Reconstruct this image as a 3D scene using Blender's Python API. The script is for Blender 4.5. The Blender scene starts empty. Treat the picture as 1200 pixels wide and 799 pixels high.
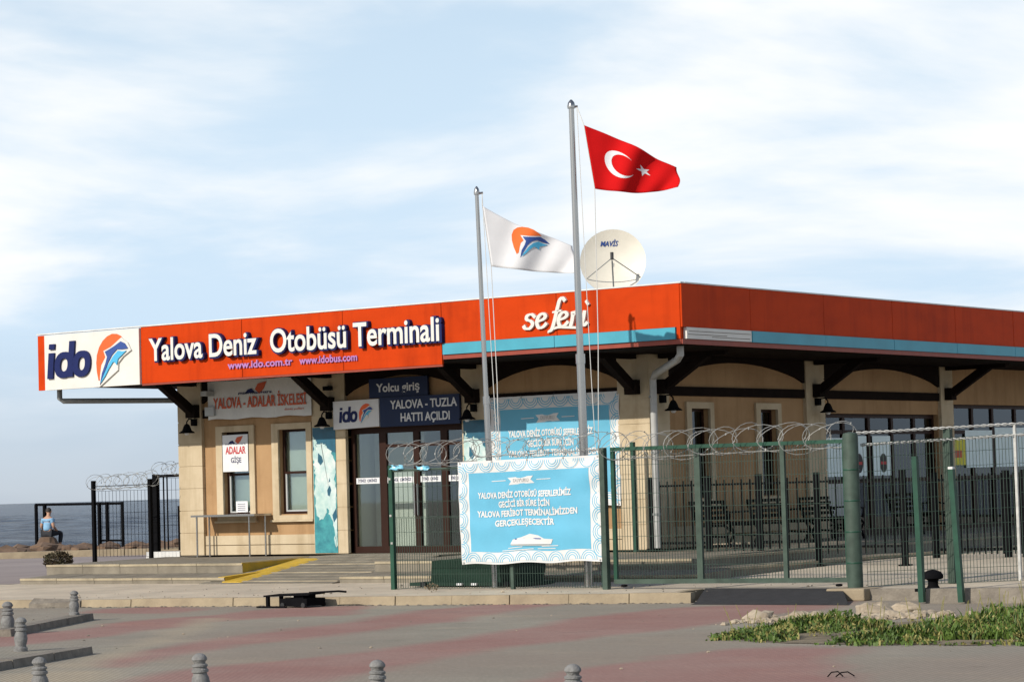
import bpy, bmesh, math, random
from mathutils import Vector, Matrix, noise as mnoise
from math import sin, cos, pi, radians, sqrt, atan2, hypot

R = random.Random(7)
scene = bpy.context.scene
col = scene.collection

# ------------------------------------------------------------------ camera
cam = bpy.data.cameras.new('camera')
cam.sensor_fit = 'HORIZONTAL'; cam.sensor_width = 36.0; cam.lens = 93.18
cam.clip_start = 0.5; cam.clip_end = 60000
camo = bpy.data.objects.new('camera', cam); col.objects.link(camo)
CR = Matrix(((0.81033, 0.58524, -0.02944), (0.05639, -0.02787, 0.99802), (0.58326, -0.81038, -0.05559)))
camo.matrix_world = Matrix.Translation((23.877, -38.109, 1.75)) @ CR.transposed().to_4x4()
scene.camera = camo

# ------------------------------------------------------------------ light
SUN = Vector((-0.20, -1.0, 0.585)).normalized()          # direction to the sun
sun = bpy.data.lights.new('sun', 'SUN'); sun.energy = 4.5; sun.angle = radians(0.53); sun.color = (1.0, 0.93, 0.82)
suno = bpy.data.objects.new('sun', sun); col.objects.link(suno)
suno.rotation_euler = SUN.to_track_quat('Z', 'Y').to_euler(); suno.location = SUN * 60

world = bpy.data.worlds.new('World'); scene.world = world; world.use_nodes = True
SKYZ = 11.4
def build_world():
    nt = world.node_tree; N = nt.nodes; L = nt.links; N.clear()
    out = N.new('ShaderNodeOutputWorld'); bg = N.new('ShaderNodeBackground'); L.new(bg.outputs[0], out.inputs[0])
    sky = N.new('ShaderNodeTexSky'); sky.sky_type = 'NISHITA'; sky.sun_disc = False
    sky.sun_elevation = math.asin(SUN.z); sky.sun_rotation = atan2(SUN.x, SUN.y)
    sky.air_density = 1.0; sky.dust_density = 0.8; sky.ozone_density = 1.5
    bg.inputs['Strength'].default_value = 0.12
    tc = N.new('ShaderNodeTexCoord'); sep = N.new('ShaderNodeSeparateXYZ'); L.new(tc.outputs['Generated'], sep.inputs[0])
    def math_(op, a, b=None, clamp=False):
        m = N.new('ShaderNodeMath'); m.operation = op; m.use_clamp = clamp
        for i, v in enumerate((a, b)):
            if v is None: continue
            if isinstance(v, (int, float)): m.inputs[i].default_value = v
            else: L.new(v, m.inputs[i])
        return m.outputs[0]
    zc = math_('MAXIMUM', sep.outputs['Z'], 0.0)
    den = math_('ADD', zc, 0.16)
    px = math_('DIVIDE', sep.outputs['X'], den); py = math_('DIVIDE', sep.outputs['Y'], den)
    cmb = N.new('ShaderNodeCombineXYZ'); L.new(px, cmb.inputs[0]); L.new(py, cmb.inputs[1]); cmb.inputs[2].default_value = SKYZ
    n1 = N.new('ShaderNodeTexNoise'); n1.inputs['Scale'].default_value = 1.15; n1.inputs['Detail'].default_value = 7; n1.inputs['Roughness'].default_value = 0.52
    n1.inputs['Distortion'].default_value = 0.35
    L.new(cmb.outputs[0], n1.inputs['Vector'])
    r1 = N.new('ShaderNodeValToRGB'); r1.color_ramp.elements[0].position = 0.40; r1.color_ramp.elements[1].position = 0.60
    r1.color_ramp.interpolation = 'EASE'
    L.new(n1.outputs['Fac'], r1.inputs[0])
    veil = math_('ADD', math_('MULTIPLY', r1.outputs[0], 0.88), 0.10, True)
    # the sheet of cloud hangs above the horizon haze and breaks up into open blue sky overhead
    low = math_('MULTIPLY', math_('SUBTRACT', zc, 0.022), 17.0, True)
    fac = math_('MULTIPLY', veil, math_('ADD', math_('MULTIPLY', low, 0.92), 0.08), True)
    high = math_('MULTIPLY', math_('SUBTRACT', zc, 0.21), 3.4, True)
    fac = math_('MULTIPLY', fac, math_('SUBTRACT', 1.0, math_('MULTIPLY', high, 0.9)), True)
    def blend(f, a_, b_):
        x = N.new('ShaderNodeMix'); x.data_type = 'RGBA'
        L.new(f, x.inputs['Factor'])
        for k, v in (('A', a_), ('B', b_)):
            if isinstance(v, tuple): x.inputs[k].default_value = (*v, 1)
            else: L.new(v, x.inputs[k])
        return x.outputs['Result']
    haze = blend(math_('MULTIPLY', zc, 15.0, True), (4.45, 5.0, 5.6), (5.05, 6.55, 8.0))      # moist air low over the sea
    base = blend(math_('MULTIPLY', math_('SUBTRACT', zc, 0.12), 4.0, True), haze, sky.outputs[0])
    mixc = blend(fac, base, (8.55, 8.65, 8.7))
    L.new(mixc, bg.inputs['Color'])
build_world()
scene.view_settings.view_transform = 'Standard'; scene.view_settings.look = 'None'
scene.view_settings.exposure = 0.0; scene.view_settings.gamma = 1.0; scene.view_settings.use_curve_mapping = False

# ------------------------------------------------------------------ materials
def mat(name, c, rough=0.7, var=0.12, scale=6.0, bump=0.0, bscale=40.0, metal=0.0, c2=None, stretch=None, spec=0.5, detail=4.0, bdist=0.02):
    m = bpy.data.materials.new(name); m.use_nodes = True
    nt = m.node_tree; N = nt.nodes; L = nt.links; b = N['Principled BSDF']
    b.inputs['Roughness'].default_value = rough; b.inputs['Metallic'].default_value = metal
    b.inputs['Specular IOR Level'].default_value = spec
    b.inputs['Base Color'].default_value = (*c, 1)
    tc = N.new('ShaderNodeTexCoord'); mp = N.new('ShaderNodeMapping'); L.new(tc.outputs['Object'], mp.inputs[0])
    if stretch: mp.inputs['Scale'].default_value = stretch
    if var > 0 or c2:
        n = N.new('ShaderNodeTexNoise'); n.inputs['Scale'].default_value = scale; n.inputs['Detail'].default_value = detail; n.inputs['Roughness'].default_value = 0.6
        L.new(mp.outputs[0], n.inputs['Vector'])
        r = N.new('ShaderNodeValToRGB'); L.new(n.outputs['Fac'], r.inputs[0])
        r.color_ramp.elements[0].position = 0.32; r.color_ramp.elements[1].position = 0.68
        a = c2 if c2 else tuple(x * (1 - var) for x in c); z = c if c2 else tuple(min(1, x * (1 + var)) for x in c)
        r.color_ramp.elements[0].color = (*a, 1); r.color_ramp.elements[1].color = (*z, 1)
        L.new(r.outputs[0], b.inputs['Base Color'])
    if bump > 0:
        n = N.new('ShaderNodeTexNoise'); n.inputs['Scale'].default_value = bscale; n.inputs['Detail'].default_value = 3
        L.new(mp.outputs[0], n.inputs['Vector'])
        bp = N.new('ShaderNodeBump'); bp.inputs['Strength'].default_value = bump; bp.inputs['Distance'].default_value = bdist
        L.new(n.outputs['Fac'], bp.inputs['Height']); L.new(bp.outputs[0], b.inputs['Normal'])
    return m

def wall_mat(*a, **k):
    # rain streaks, grime patches and hairline cracks over a painted surface
    m = mat(*a, **k); nt = m.node_tree; N = nt.nodes; L = nt.links; b = N['Principled BSDF']
    src = b.inputs['Base Color'].links[0].from_socket
    tc = N.new('ShaderNodeTexCoord')
    def noise(sc, stretch, lo, hi, dt=5):
        mp = N.new('ShaderNodeMapping'); mp.inputs['Scale'].default_value = stretch; L.new(tc.outputs['Object'], mp.inputs[0])
        n = N.new('ShaderNodeTexNoise'); n.inputs['Scale'].default_value = sc; n.inputs['Detail'].default_value = dt; n.inputs['Roughness'].default_value = 0.65; L.new(mp.outputs[0], n.inputs['Vector'])
        r = N.new('ShaderNodeMapRange'); r.inputs['From Min'].default_value = lo; r.inputs['From Max'].default_value = hi; r.inputs['To Min'].default_value = 0.0; r.inputs['To Max'].default_value = 1.0; L.new(n.outputs['Fac'], r.inputs['Value']); return r.outputs[0]
    streak = noise(3.2, (1, 1, 0.10), 0.50, 0.78); patch = noise(0.9, (1, 1, 1), 0.52, 0.75, 7)
    for f, c in ((streak, (0.74, 0.70, 0.64, 1)), (patch, (0.80, 0.76, 0.70, 1))):
        x = N.new('ShaderNodeMix'); x.data_type = 'RGBA'; x.blend_type = 'MULTIPLY'; L.new(f, x.inputs['Factor']); L.new(src, x.inputs['A']); x.inputs['B'].default_value = c; src = x.outputs['Result']
    L.new(src, b.inputs['Base Color']); return m
M = {}
M['stucco'] = wall_mat('tan stucco', (0.3873, 0.2388, 0.1166), 0.85, 0.10, 1.3, 0.25, 60, c2=(0.3281, 0.1959, 0.0911))
M['cream'] = wall_mat('cream stone render', (0.5276, 0.4364, 0.3021), 0.8, 0.10, 1.6, 0.2, 50, c2=(0.4412, 0.3549, 0.2302))
M['orange'] = wall_mat('orange cladding', (0.485, 0.041, 0.002), 0.55, 0.07, 0.9, stretch=(1, 1, 3), spec=0.08)
M['orange_trim'] = mat('dull red trim', (0.24, 0.035, 0.015), 0.5)
M['turq'] = mat('turquoise strip', (0.0480, 0.2974, 0.3933), 0.45, 0.10, 1.2)
M['white'] = mat('white sign face', (0.6336, 0.6160, 0.5720), 0.45, 0.05, 2.0)
M['cloth_white'] = mat('white flag cloth', (0.7040, 0.7040, 0.7128), 0.8, 0.04, 3)
M['paper'] = mat('paper white', (0.6512, 0.6600, 0.6688), 0.7, 0.05, 5)
M['paper_dull'] = mat('weathered white vinyl', (0.58, 0.58, 0.56), 0.6, 0.08, 2)
M['poster_pale'] = mat('pale cyan poster', (0.72, 0.86, 0.89), 0.5, 0.06, 3)
M['navy'] = mat('navy enamel', (0.008, 0.015, 0.085), 0.5, 0.05, spec=0.2)
M['navy_panel'] = mat('navy sign panel', (0.008, 0.02, 0.065), 0.5, 0.10, 2, spec=0.25)
M['url'] = mat('lilac lettering', (0.36, 0.16, 0.40), 0.5, 0.05)
M['logo_orange'] = mat('logo orange', (0.78, 0.10, 0.012), 0.5, 0.03)
M['logo_blue'] = mat('logo light blue', (0.06, 0.38, 0.62), 0.5, 0.03)
M['logo_navy'] = mat('logo deep blue', (0.02, 0.06, 0.25), 0.5, 0.03)
M['flag_orange'] = mat('flag orange', (0.75, 0.14, 0.02), 0.8, 0.03)
M['red_cloth'] = mat('red flag cloth', (0.5372, 0.0068, 0.0076), 0.85, 0.06, 3, spec=0.1)
M['red_text'] = mat('red print', (0.45, 0.025, 0.03), 0.6, 0.03)
M['rust_text'] = mat('orange red print', (0.50, 0.075, 0.02), 0.6, 0.03)
M['dark_wood'] = mat('dark stained timber', (0.012, 0.008, 0.0065), 0.85, 0.25, 3, spec=0.06)
M['brown_frame'] = mat('brown aluminium frame', (0.0275, 0.0110, 0.0070), 0.5, 0.1, spec=0.15)
M['black'] = mat('black painted iron', (0.005, 0.005, 0.006), 0.85, 0.2, 8, spec=0.06)
M['black_soft'] = mat('black plastic', (0.012, 0.012, 0.013), 0.6, 0.2)
M['green'] = mat('dark green painted steel', (0.014, 0.058, 0.036), 0.5, 0.18, 5, spec=0.3)
M['green_pale'] = mat('faded green painted steel', (0.045, 0.070, 0.054), 0.65, 0.25, 5, spec=0.3)
M['green_mesh'] = mat('green coated wire', (0.0165, 0.0413, 0.0275), 0.5, 0.1)
M['green_bin'] = mat('dark green plastic', (0.007, 0.028, 0.017), 0.55, 0.15, spec=0.3)
M['galv'] = mat('galvanised wire', (0.34, 0.34, 0.32), 0.55, 0.15, 12, metal=0.3)
M['steel'] = mat('stainless steel', (0.4320, 0.4140, 0.3888), 0.22, 0.03, 2, metal=0.95)
M['wire_pale'] = mat('weathered pale wire', (0.42, 0.42, 0.40), 0.55, 0.2, 8)
M['white_metal'] = mat('white painted metal', (0.5984, 0.5984, 0.5808), 0.45, 0.1, 4)
M['pipe'] = mat('grey plastic pipe', (0.36, 0.36, 0.35), 0.45, 0.12, 4)
M['pipe_dark'] = mat('dark grey gutter pipe', (0.20, 0.21, 0.21), 0.45, 0.12, 4)
M['dish'] = mat('cream dish enamel', (0.6512, 0.6160, 0.5280), 0.5, 0.05, 3)
M['blind'] = mat('grey green blind', (0.40, 0.43, 0.37), 0.7, 0.06, 2)
M['inner_white'] = mat('interior white wall', (0.60, 0.60, 0.55), 0.8, 0.05, 2)
M['inner_dark'] = mat('interior dark wall', (0.05, 0.05, 0.052), 0.8, 0.1, 2)
M['banner_blue'] = mat('sky blue vinyl', (0.115, 0.385, 0.545), 0.5, 0.06, 1.5, spec=0.3)
M['banner_white'] = mat('white vinyl', (0.6160, 0.6160, 0.6072), 0.45, 0.03, 2)
M['concrete'] = mat('concrete paving', (0.5563, 0.4748, 0.3597), 0.9, 0.15, 1.2, 0.4, 25, c2=(0.4029, 0.3453, 0.2638), detail=8)
M['slab'] = mat('grey step stone', (0.2350, 0.2062, 0.1583), 0.85, 0.2, 2.5, 0.3, 30, c2=(0.1439, 0.1247, 0.0940), detail=7)
M['slab_light'] = mat('worn step edge', (0.4220, 0.3549, 0.2398), 0.85, 0.2, 2.5, 0.3, 30, c2=(0.2398, 0.2014, 0.1391), detail=7)
M['kerb'] = mat('pale kerb stone', (0.3549, 0.2878, 0.1918), 0.9, 0.2, 2.2, 0.4, 30, c2=(0.2398, 0.1918, 0.1295), detail=8)
M['yellow'] = mat('worn yellow paint', (0.62, 0.39, 0.02), 0.7, 0.2, 3, c2=(0.42, 0.28, 0.035), detail=8)
M['bollard'] = mat('weathered grey cement', (0.2254, 0.2226, 0.2158), 0.9, 0.25, 14, 0.5, 60, c2=(0.1391, 0.1363, 0.1323))
M['oldkerb'] = mat('dirty kerb concrete', (0.24, 0.21, 0.17), 0.95, 0.25, 5, 0.6, 30, c2=(0.14, 0.122, 0.10))
M['rubber'] = mat('black asphalt ramp', (0.022, 0.021, 0.022), 0.9, 0.3, 6, 0.5, 60)
M['shore_rock'] = mat('brown shore rock', (0.19, 0.12, 0.075), 0.95, 0.35, 1.2, 0.6, 6, c2=(0.085, 0.055, 0.038))
M['limestone'] = mat('pale limestone', (0.42, 0.355, 0.265), 0.9, 0.2, 5, 0.9, 14, c2=(0.24, 0.19, 0.135), detail=9)
M['skin'] = mat('skin', (0.42, 0.24, 0.16), 0.6, 0.06)
M['shirt'] = mat('light blue shirt', (0.20, 0.38, 0.56), 0.8, 0.15, 12)
M['trousers'] = mat('dark trousers', (0.012, 0.013, 0.018), 0.8, 0.1, 8)
M['hair'] = mat('dark hair', (0.02, 0.015, 0.012), 0.7, 0.1, 20)
M['bag_blue'] = mat('pale blue plastic', (0.22, 0.55, 0.72), 0.35, 0.2, 20)
M['teal'] = mat('teal print', (0.02, 0.16, 0.20), 0.45, 0.4, 7, c2=(0.05, 0.30, 0.32), detail=8)
M['deep_teal'] = mat('deep teal print', (0.01, 0.09, 0.15), 0.45, 0.2, 5)
M['foam'] = mat('pale sea foam print', (0.50, 0.62, 0.58), 0.45, 0.2, 9, c2=(0.30, 0.48, 0.47), detail=8)
M['surf'] = mat('white surf print', (0.66, 0.70, 0.68), 0.5, 0.3, 5, c2=(0.32, 0.50, 0.50), detail=9)
M['yellow_paper'] = mat('yellow paper', (0.62, 0.58, 0.03), 0.6, 0.1, 8)
M['grey_panel'] = mat('light grey panel', (0.38, 0.40, 0.40), 0.5, 0.06, 3)
M['leaf_dark'] = mat('dark shrub leaf', (0.035, 0.036, 0.014), 0.7, 0.3, 5, c2=(0.055, 0.032, 0.012))
M['leaf_a'] = mat('weed leaf green', (0.100, 0.170, 0.020), 0.65, 0.3, 2.2, c2=(0.035, 0.065, 0.010), detail=7)
M['leaf_b'] = mat('dry grass', (0.30, 0.26, 0.09), 0.75, 0.3, 4, c2=(0.16, 0.16, 0.035))
M['soil'] = mat('brown soil', (0.17, 0.135, 0.085), 0.95, 0.3, 3, 0.6, 15)
M['bark'] = mat('brown stem', (0.06, 0.04, 0.025), 0.9, 0.2, 8)

def glass_mat(name, tint=(0.55, 0.6, 0.58), gloss=0.16):
    m = bpy.data.materials.new(name); m.use_nodes = True
    nt = m.node_tree; N = nt.nodes; L = nt.links
    for n in list(N): N.remove(n)
    out = N.new('ShaderNodeOutputMaterial'); tr = N.new('ShaderNodeBsdfTransparent'); tr.inputs[0].default_value = (*tint, 1)
    gl = N.new('ShaderNodeBsdfGlossy'); gl.inputs['Roughness'].default_value = 0.02; gl.inputs['Color'].default_value = (0.9, 0.95, 1, 1)
    fr = N.new('ShaderNodeFresnel'); fr.inputs['IOR'].default_value = 1.5
    ad = N.new('ShaderNodeMath'); ad.operation = 'ADD'; ad.use_clamp = True; ad.inputs[1].default_value = gloss - 0.04
    L.new(fr.outputs[0], ad.inputs[0])
    mx = N.new('ShaderNodeMixShader'); L.new(ad.outputs[0], mx.inputs[0]); L.new(tr.outputs[0], mx.inputs[1]); L.new(gl.outputs[0], mx.inputs[2])
    L.new(mx.outputs[0], out.inputs[0]); return m
M['glass'] = glass_mat('window glass', (0.86, 0.9, 0.88), 0.07)
M['glass_dark'] = glass_mat('tinted storefront glass', (0.20, 0.28, 0.28), 0.06)

def plaza_mat():
    m = bpy.data.materials.new('red and grey paving'); m.use_nodes = True
    nt = m.node_tree; N = nt.nodes; L = nt.links; b = N['Principled BSDF']; b.inputs['Roughness'].default_value = 0.88
    b.inputs['Specular IOR Level'].default_value = 0.25
    at = N.new('ShaderNodeAttribute'); at.attribute_name = 'band'
    tc = N.new('ShaderNodeTexCoord')
    n = N.new('ShaderNodeTexNoise'); n.inputs['Scale'].default_value = 0.55; n.inputs['Detail'].default_value = 9; n.inputs['Roughness'].default_value = 0.62
    L.new(tc.outputs['Object'], n.inputs['Vector'])
    sep = N.new('ShaderNodeSeparateColor'); L.new(at.outputs['Color'], sep.inputs[0])
    def mixc(f, a, c):
        x = N.new('ShaderNodeMix'); x.data_type = 'RGBA'
        if isinstance(f, (int, float)): x.inputs['Factor'].default_value = f
        else: L.new(f, x.inputs['Factor'])
        for k, v in (('A', a), ('B', c)):
            if isinstance(v, tuple): x.inputs[k].default_value = (*v, 1)
            else: L.new(v, x.inputs[k])
        return x.outputs['Result']
    def ramp(lo, hi, src):
        r = N.new('ShaderNodeMapRange'); r.inputs['From Min'].default_value = lo; r.inputs['From Max'].default_value = hi; L.new(src, r.inputs['Value']); return r.outputs[0]
    g = mixc(ramp(0.3, 0.7, n.outputs['Fac']), (0.28, 0.262, 0.215), (0.39, 0.352, 0.288))
    # larger patches worn towards green grey or sandy
    n3 = N.new('ShaderNodeTexNoise'); n3.inputs['Scale'].default_value = 0.16; n3.inputs['Detail'].default_value = 4; L.new(tc.outputs['Object'], n3.inputs['Vector'])
    g = mixc(ramp(0.42, 0.62, n3.outputs['Fac']), g, (0.32, 0.27, 0.22))
    r = mixc(ramp(0.3, 0.7, n.outputs['Fac']), (0.335, 0.18, 0.155), (0.38, 0.25, 0.215))
    ad = N.new('ShaderNodeMath'); ad.operation = 'MULTIPLY_ADD'; L.new(n.outputs['Fac'], ad.inputs[0]); ad.inputs[1].default_value = 0.7; L.new(sep.outputs['Red'], ad.inputs[2])
    c = mixc(ramp(0.58, 1.12, ad.outputs[0]), g, r)
    ad2 = N.new('ShaderNodeMath'); ad2.operation = 'MULTIPLY_ADD'; L.new(n.outputs['Fac'], ad2.inputs[0]); ad2.inputs[1].default_value = 0.6; L.new(sep.outputs['Green'], ad2.inputs[2])
    c = mixc(ramp(0.55, 1.2, ad2.outputs[0]), c, (0.43, 0.365, 0.27))
    # dark stains and pale dusty smears
    for sc, lo, hi, cc, st in ((0.9, 0.60, 0.74, (0.70, 0.68, 0.66, 1), (1, 1, 1)), (0.5, 0.52, 0.70, (1.16, 1.13, 1.08, 1), (0.5, 1.6, 1)), (2.6, 0.62, 0.72, (0.78, 0.76, 0.74, 1), (1, 1, 1))):
        mq = N.new('ShaderNodeMapping'); mq.inputs['Scale'].default_value = st; mq.inputs['Rotation'].default_value = (0, 0, 0.9); L.new(tc.outputs['Object'], mq.inputs[0])
        nn = N.new('ShaderNodeTexNoise'); nn.inputs['Scale'].default_value = sc; nn.inputs['Detail'].default_value = 8; nn.inputs['Roughness'].default_value = 0.7; L.new(mq.outputs[0], nn.inputs['Vector'])
        xx = N.new('ShaderNodeMix'); xx.data_type = 'RGBA'; xx.blend_type = 'MULTIPLY'; L.new(ramp(lo, hi, nn.outputs['Fac']), xx.inputs['Factor']); L.new(c, xx.inputs['A']); xx.inputs['B'].default_value = cc; c = xx.outputs['Result']
    # small block joints
    mp = N.new('ShaderNodeMapping'); mp.inputs['Rotation'].default_value = (0, 0, 0.6); L.new(tc.outputs['Object'], mp.inputs[0])
    br = N.new('ShaderNodeTexBrick'); br.inputs['Scale'].default_value = 5.0; br.inputs['Mortar Size'].default_value = 0.05
    br.inputs['Color1'].default_value = (1, 1, 1, 1); br.inputs['Color2'].default_value = (0.86, 0.86, 0.86, 1); br.inputs['Mortar'].default_value = (0.52, 0.50, 0.46, 1)
    L.new(mp.outputs[0], br.inputs['Vector'])
    x = N.new('ShaderNodeMix'); x.data_type = 'RGBA'; x.blend_type = 'MULTIPLY'; x.inputs['Factor'].default_value = 0.8
    L.new(c, x.inputs['A']); L.new(br.outputs['Color'], x.inputs['B']); L.new(x.outputs['Result'], b.inputs['Base Color'])
    n2 = N.new('ShaderNodeTexNoise'); n2.inputs['Scale'].default_value = 30; L.new(tc.outputs['Object'], n2.inputs['Vector'])
    bp = N.new('ShaderNodeBump'); bp.inputs['Strength'].default_value = 0.35; bp.inputs['Distance'].default_value = 0.01; L.new(n2.outputs['Fac'], bp.inputs['Height']); L.new(bp.outputs[0], b.inputs['Normal'])
    return m
M['plaza'] = plaza_mat()
M['purple'] = mat('mauve grey block paving', (0.3036, 0.2530, 0.2300), 0.9, 0.2, 0.35, 0.3, 20, c2=(0.2300, 0.1886, 0.1794), detail=6, stretch=(1, 0.35, 1))

def sea_mat():
    m = bpy.data.materials.new('sea water'); m.use_nodes = True
    nt = m.node_tree; N = nt.nodes; L = nt.links; b = N['Principled BSDF']
    b.inputs['Roughness'].default_value = 0.25; b.inputs['Specular IOR Level'].default_value = 0.015
    tc = N.new('ShaderNodeTexCoord'); mp = N.new('ShaderNodeMapping'); mp.inputs['Rotation'].default_value = (0, 0, -0.62); mp.inputs['Scale'].default_value = (0.45, 1.0, 1.0)
    L.new(tc.outputs['Object'], mp.inputs[0])
    n = N.new('ShaderNodeTexNoise'); n.inputs['Scale'].default_value = 0.35; n.inputs['Detail'].default_value = 8; n.inputs['Roughness'].default_value = 0.62; L.new(mp.outputs[0], n.inputs['Vector'])
    bp = N.new('ShaderNodeBump'); bp.inputs['Strength'].default_value = 1.0; bp.inputs['Distance'].default_value = 0.5; L.new(n.outputs['Fac'], bp.inputs['Height']); L.new(bp.outputs[0], b.inputs['Normal'])
    r = N.new('ShaderNodeValToRGB'); n2 = N.new('ShaderNodeTexNoise'); n2.inputs['Scale'].default_value = 0.09; n2.inputs['Detail'].default_value = 8; n2.inputs['Roughness'].default_value = 0.7
    mp2 = N.new('ShaderNodeMapping'); mp2.inputs['Rotation'].default_value = (0, 0, -0.62); mp2.inputs['Scale'].default_value = (1.0, 0.35, 1.0); L.new(tc.outputs['Object'], mp2.inputs[0]); L.new(mp2.outputs[0], n2.inputs['Vector'])
    L.new(n2.outputs['Fac'], r.inputs[0]); r.color_ramp.elements[0].position = 0.36; r.color_ramp.elements[1].position = 0.66
    r.color_ramp.elements[0].color = (0.010, 0.020, 0.040, 1); r.color_ramp.elements[1].color = (0.055, 0.085, 0.13, 1)
    L.new(r.outputs[0], b.inputs['Base Color']); return m
M['sea'] = sea_mat()

# ------------------------------------------------------------------ mesh helpers
class MB:
    def __init__(s): s.v = []; s.f = []
    def add(s, vs, fs):
        o = len(s.v); s.v += [tuple(v) for v in vs]; s.f += [tuple(i + o for i in f) for f in fs]; return s
    def box(s, x0, x1, y0, y1, z0, z1):
        return s.add([(x0,y0,z0),(x1,y0,z0),(x1,y1,z0),(x0,y1,z0),(x0,y0,z1),(x1,y0,z1),(x1,y1,z1),(x0,y1,z1)],
                     [(0,3,2,1),(4,5,6,7),(0,1,5,4),(1,2,6,5),(2,3,7,6),(3,0,4,7)])
    def hexa(s, bot, top):
        return s.add(list(bot) + list(top), [(0,3,2,1),(4,5,6,7),(0,1,5,4),(1,2,6,5),(2,3,7,6),(3,0,4,7)])
    def bar(s, a, b, w, h=None, up=(0,0,1)):
        a = Vector(a); b = Vector(b); h = h or w; d = (b - a).normalized(); u = Vector(up)
        if abs(d.dot(u)) > 0.95: u = Vector((1,0,0))
        x = d.cross(u).normalized() * (w/2); y = x.cross(d).normalized() * (h/2)
        return s.hexa([a-x-y, a+x-y, a+x+y, a-x+y], [b-x-y, b+x-y, b+x+y, b-x+y])
    def tube(s, pts, r, n=6, caps=True, closed=False):
        pts = [Vector(p) for p in pts]; rs = r if isinstance(r, (list, tuple)) else [r]*len(pts)
        rings = []; prev = None
        for i, p in enumerate(pts):
            a = pts[i-1] if i > 0 else p; c = pts[i+1] if i < len(pts)-1 else p
            d = (c - a); d = d.normalized() if d.length > 1e-9 else Vector((0,0,1))
            if prev is None:
                u = Vector((0,0,1)) if abs(d.z) < 0.9 else Vector((1,0,0)); x = d.cross(u).normalized()
            else:
                x = (prev - d * prev.dot(d)); x = x.normalized() if x.length > 1e-6 else d.orthogonal().normalized()
            prev = x; y = d.cross(x)
            rings.append([p + (x*cos(2*pi*k/n) + y*sin(2*pi*k/n)) * rs[i] for k in range(n)])
        vs = [v for rg in rings for v in rg]; fs = []
        for i in range(len(rings)-1):
            for k in range(n): fs.append((i*n+k, i*n+(k+1)%n, (i+1)*n+(k+1)%n, (i+1)*n+k))
        if caps: fs.append(tuple(range(n-1, -1, -1))); fs.append(tuple(range((len(rings)-1)*n, len(rings)*n)))
        return s.add(vs, fs)
    def lathe(s, prof, n=16, c=(0,0,0)):
        vs = []; fs = []
        for (r, z) in prof:
            for k in range(n): vs.append((c[0]+r*cos(2*pi*k/n), c[1]+r*sin(2*pi*k/n), c[2]+z))
        for i in range(len(prof)-1):
            for k in range(n): fs.append((i*n+k, i*n+(k+1)%n, (i+1)*n+(k+1)%n, (i+1)*n+k))
        fs.append(tuple(range(n-1, -1, -1))); fs.append(tuple(range((len(prof)-1)*n, len(prof)*n)))
        return s.add(vs, fs)
    def prism(s, pts, fn, d0, d1):
        """closed outline in 2D, fn(x, y, depth) -> world point"""
        n = len(pts)
        vs = [fn(x, y, d0) for x, y in pts] + [fn(x, y, d1) for x, y in pts]
        fs = [tuple(range(n)), tuple(range(2*n-1, n-1, -1))] + [(i, n+i, n+(i+1)%n, (i+1)%n) for i in range(n)]
        return s.add(vs, fs)
    def mesh(s, name, m, smooth=False):
        me = bpy.data.meshes.new(name); me.from_pydata(s.v, [], s.f); me.validate()
        if m is not None: me.materials.append(M[m] if isinstance(m, str) else m)
        bm = bmesh.new(); bm.from_mesh(me); bmesh.ops.recalc_face_normals(bm, faces=bm.faces)
        big = [f for f in bm.faces if len(f.verts) > 4]
        if big: bmesh.ops.triangulate(bm, faces=big)
        bm.to_mesh(me); bm.free()
        if smooth:
            me.shade_smooth()
            try: me.set_sharp_from_angle(angle=radians(40))
            except Exception: pass
        return me
    def build(s, name, m, parent=None, smooth=False, bevel=0.0):
        o = link(name, s.mesh(name, m, smooth), parent)
        if bevel > 0:
            md = o.modifiers.new('bevel', 'BEVEL'); md.width = bevel; md.segments = 2; md.limit_method = 'ANGLE'
        return o

def link(name, me, parent=None, loc=None, rz=0.0):
    o = bpy.data.objects.new(name, me); col.objects.link(o)
    if loc is not None: o.location = loc
    if rz: o.rotation_euler.z = rz
    if parent is not None: set_parent(o, parent)
    return o
def set_parent(o, parent):
    o.parent = parent
    # pieces are written in place coordinates: undo the thing's own offset
    off = Vector((0,0,0)); p = parent
    while p is not None:
        if p.get('_at') is not None: off += Vector(p['_at'])
        p = p.parent
    if parent.get('_at') is not None or (parent.parent is not None): o.matrix_parent_inverse = Matrix.Translation(-(off if parent.get('_at') is not None else Vector((0,0,0))))
def tag(o, label, cat, group=None, kind=None):
    if label: o['label'] = label
    if cat: o['category'] = cat
    if group: o['group'] = group
    if kind: o['kind'] = kind
    return o
def thing(name, label, cat, at=(0,0,0), group=None):
    o = bpy.data.objects.new(name, None); col.objects.link(o); o.location = at; o.empty_display_size = 0.2
    o['_at'] = tuple(at); return tag(o, label, cat, group)
def struct(o): o['kind'] = 'structure'; return o
def stuff(o): o['kind'] = 'stuff'; return o
def copy_tree(o, parent=None):
    c = o.copy(); col.objects.link(c); c.parent = parent
    if parent is not None: c.matrix_parent_inverse = o.matrix_parent_inverse.copy()
    for ch in list(o.children): copy_tree(ch, c)
    return c

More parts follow.
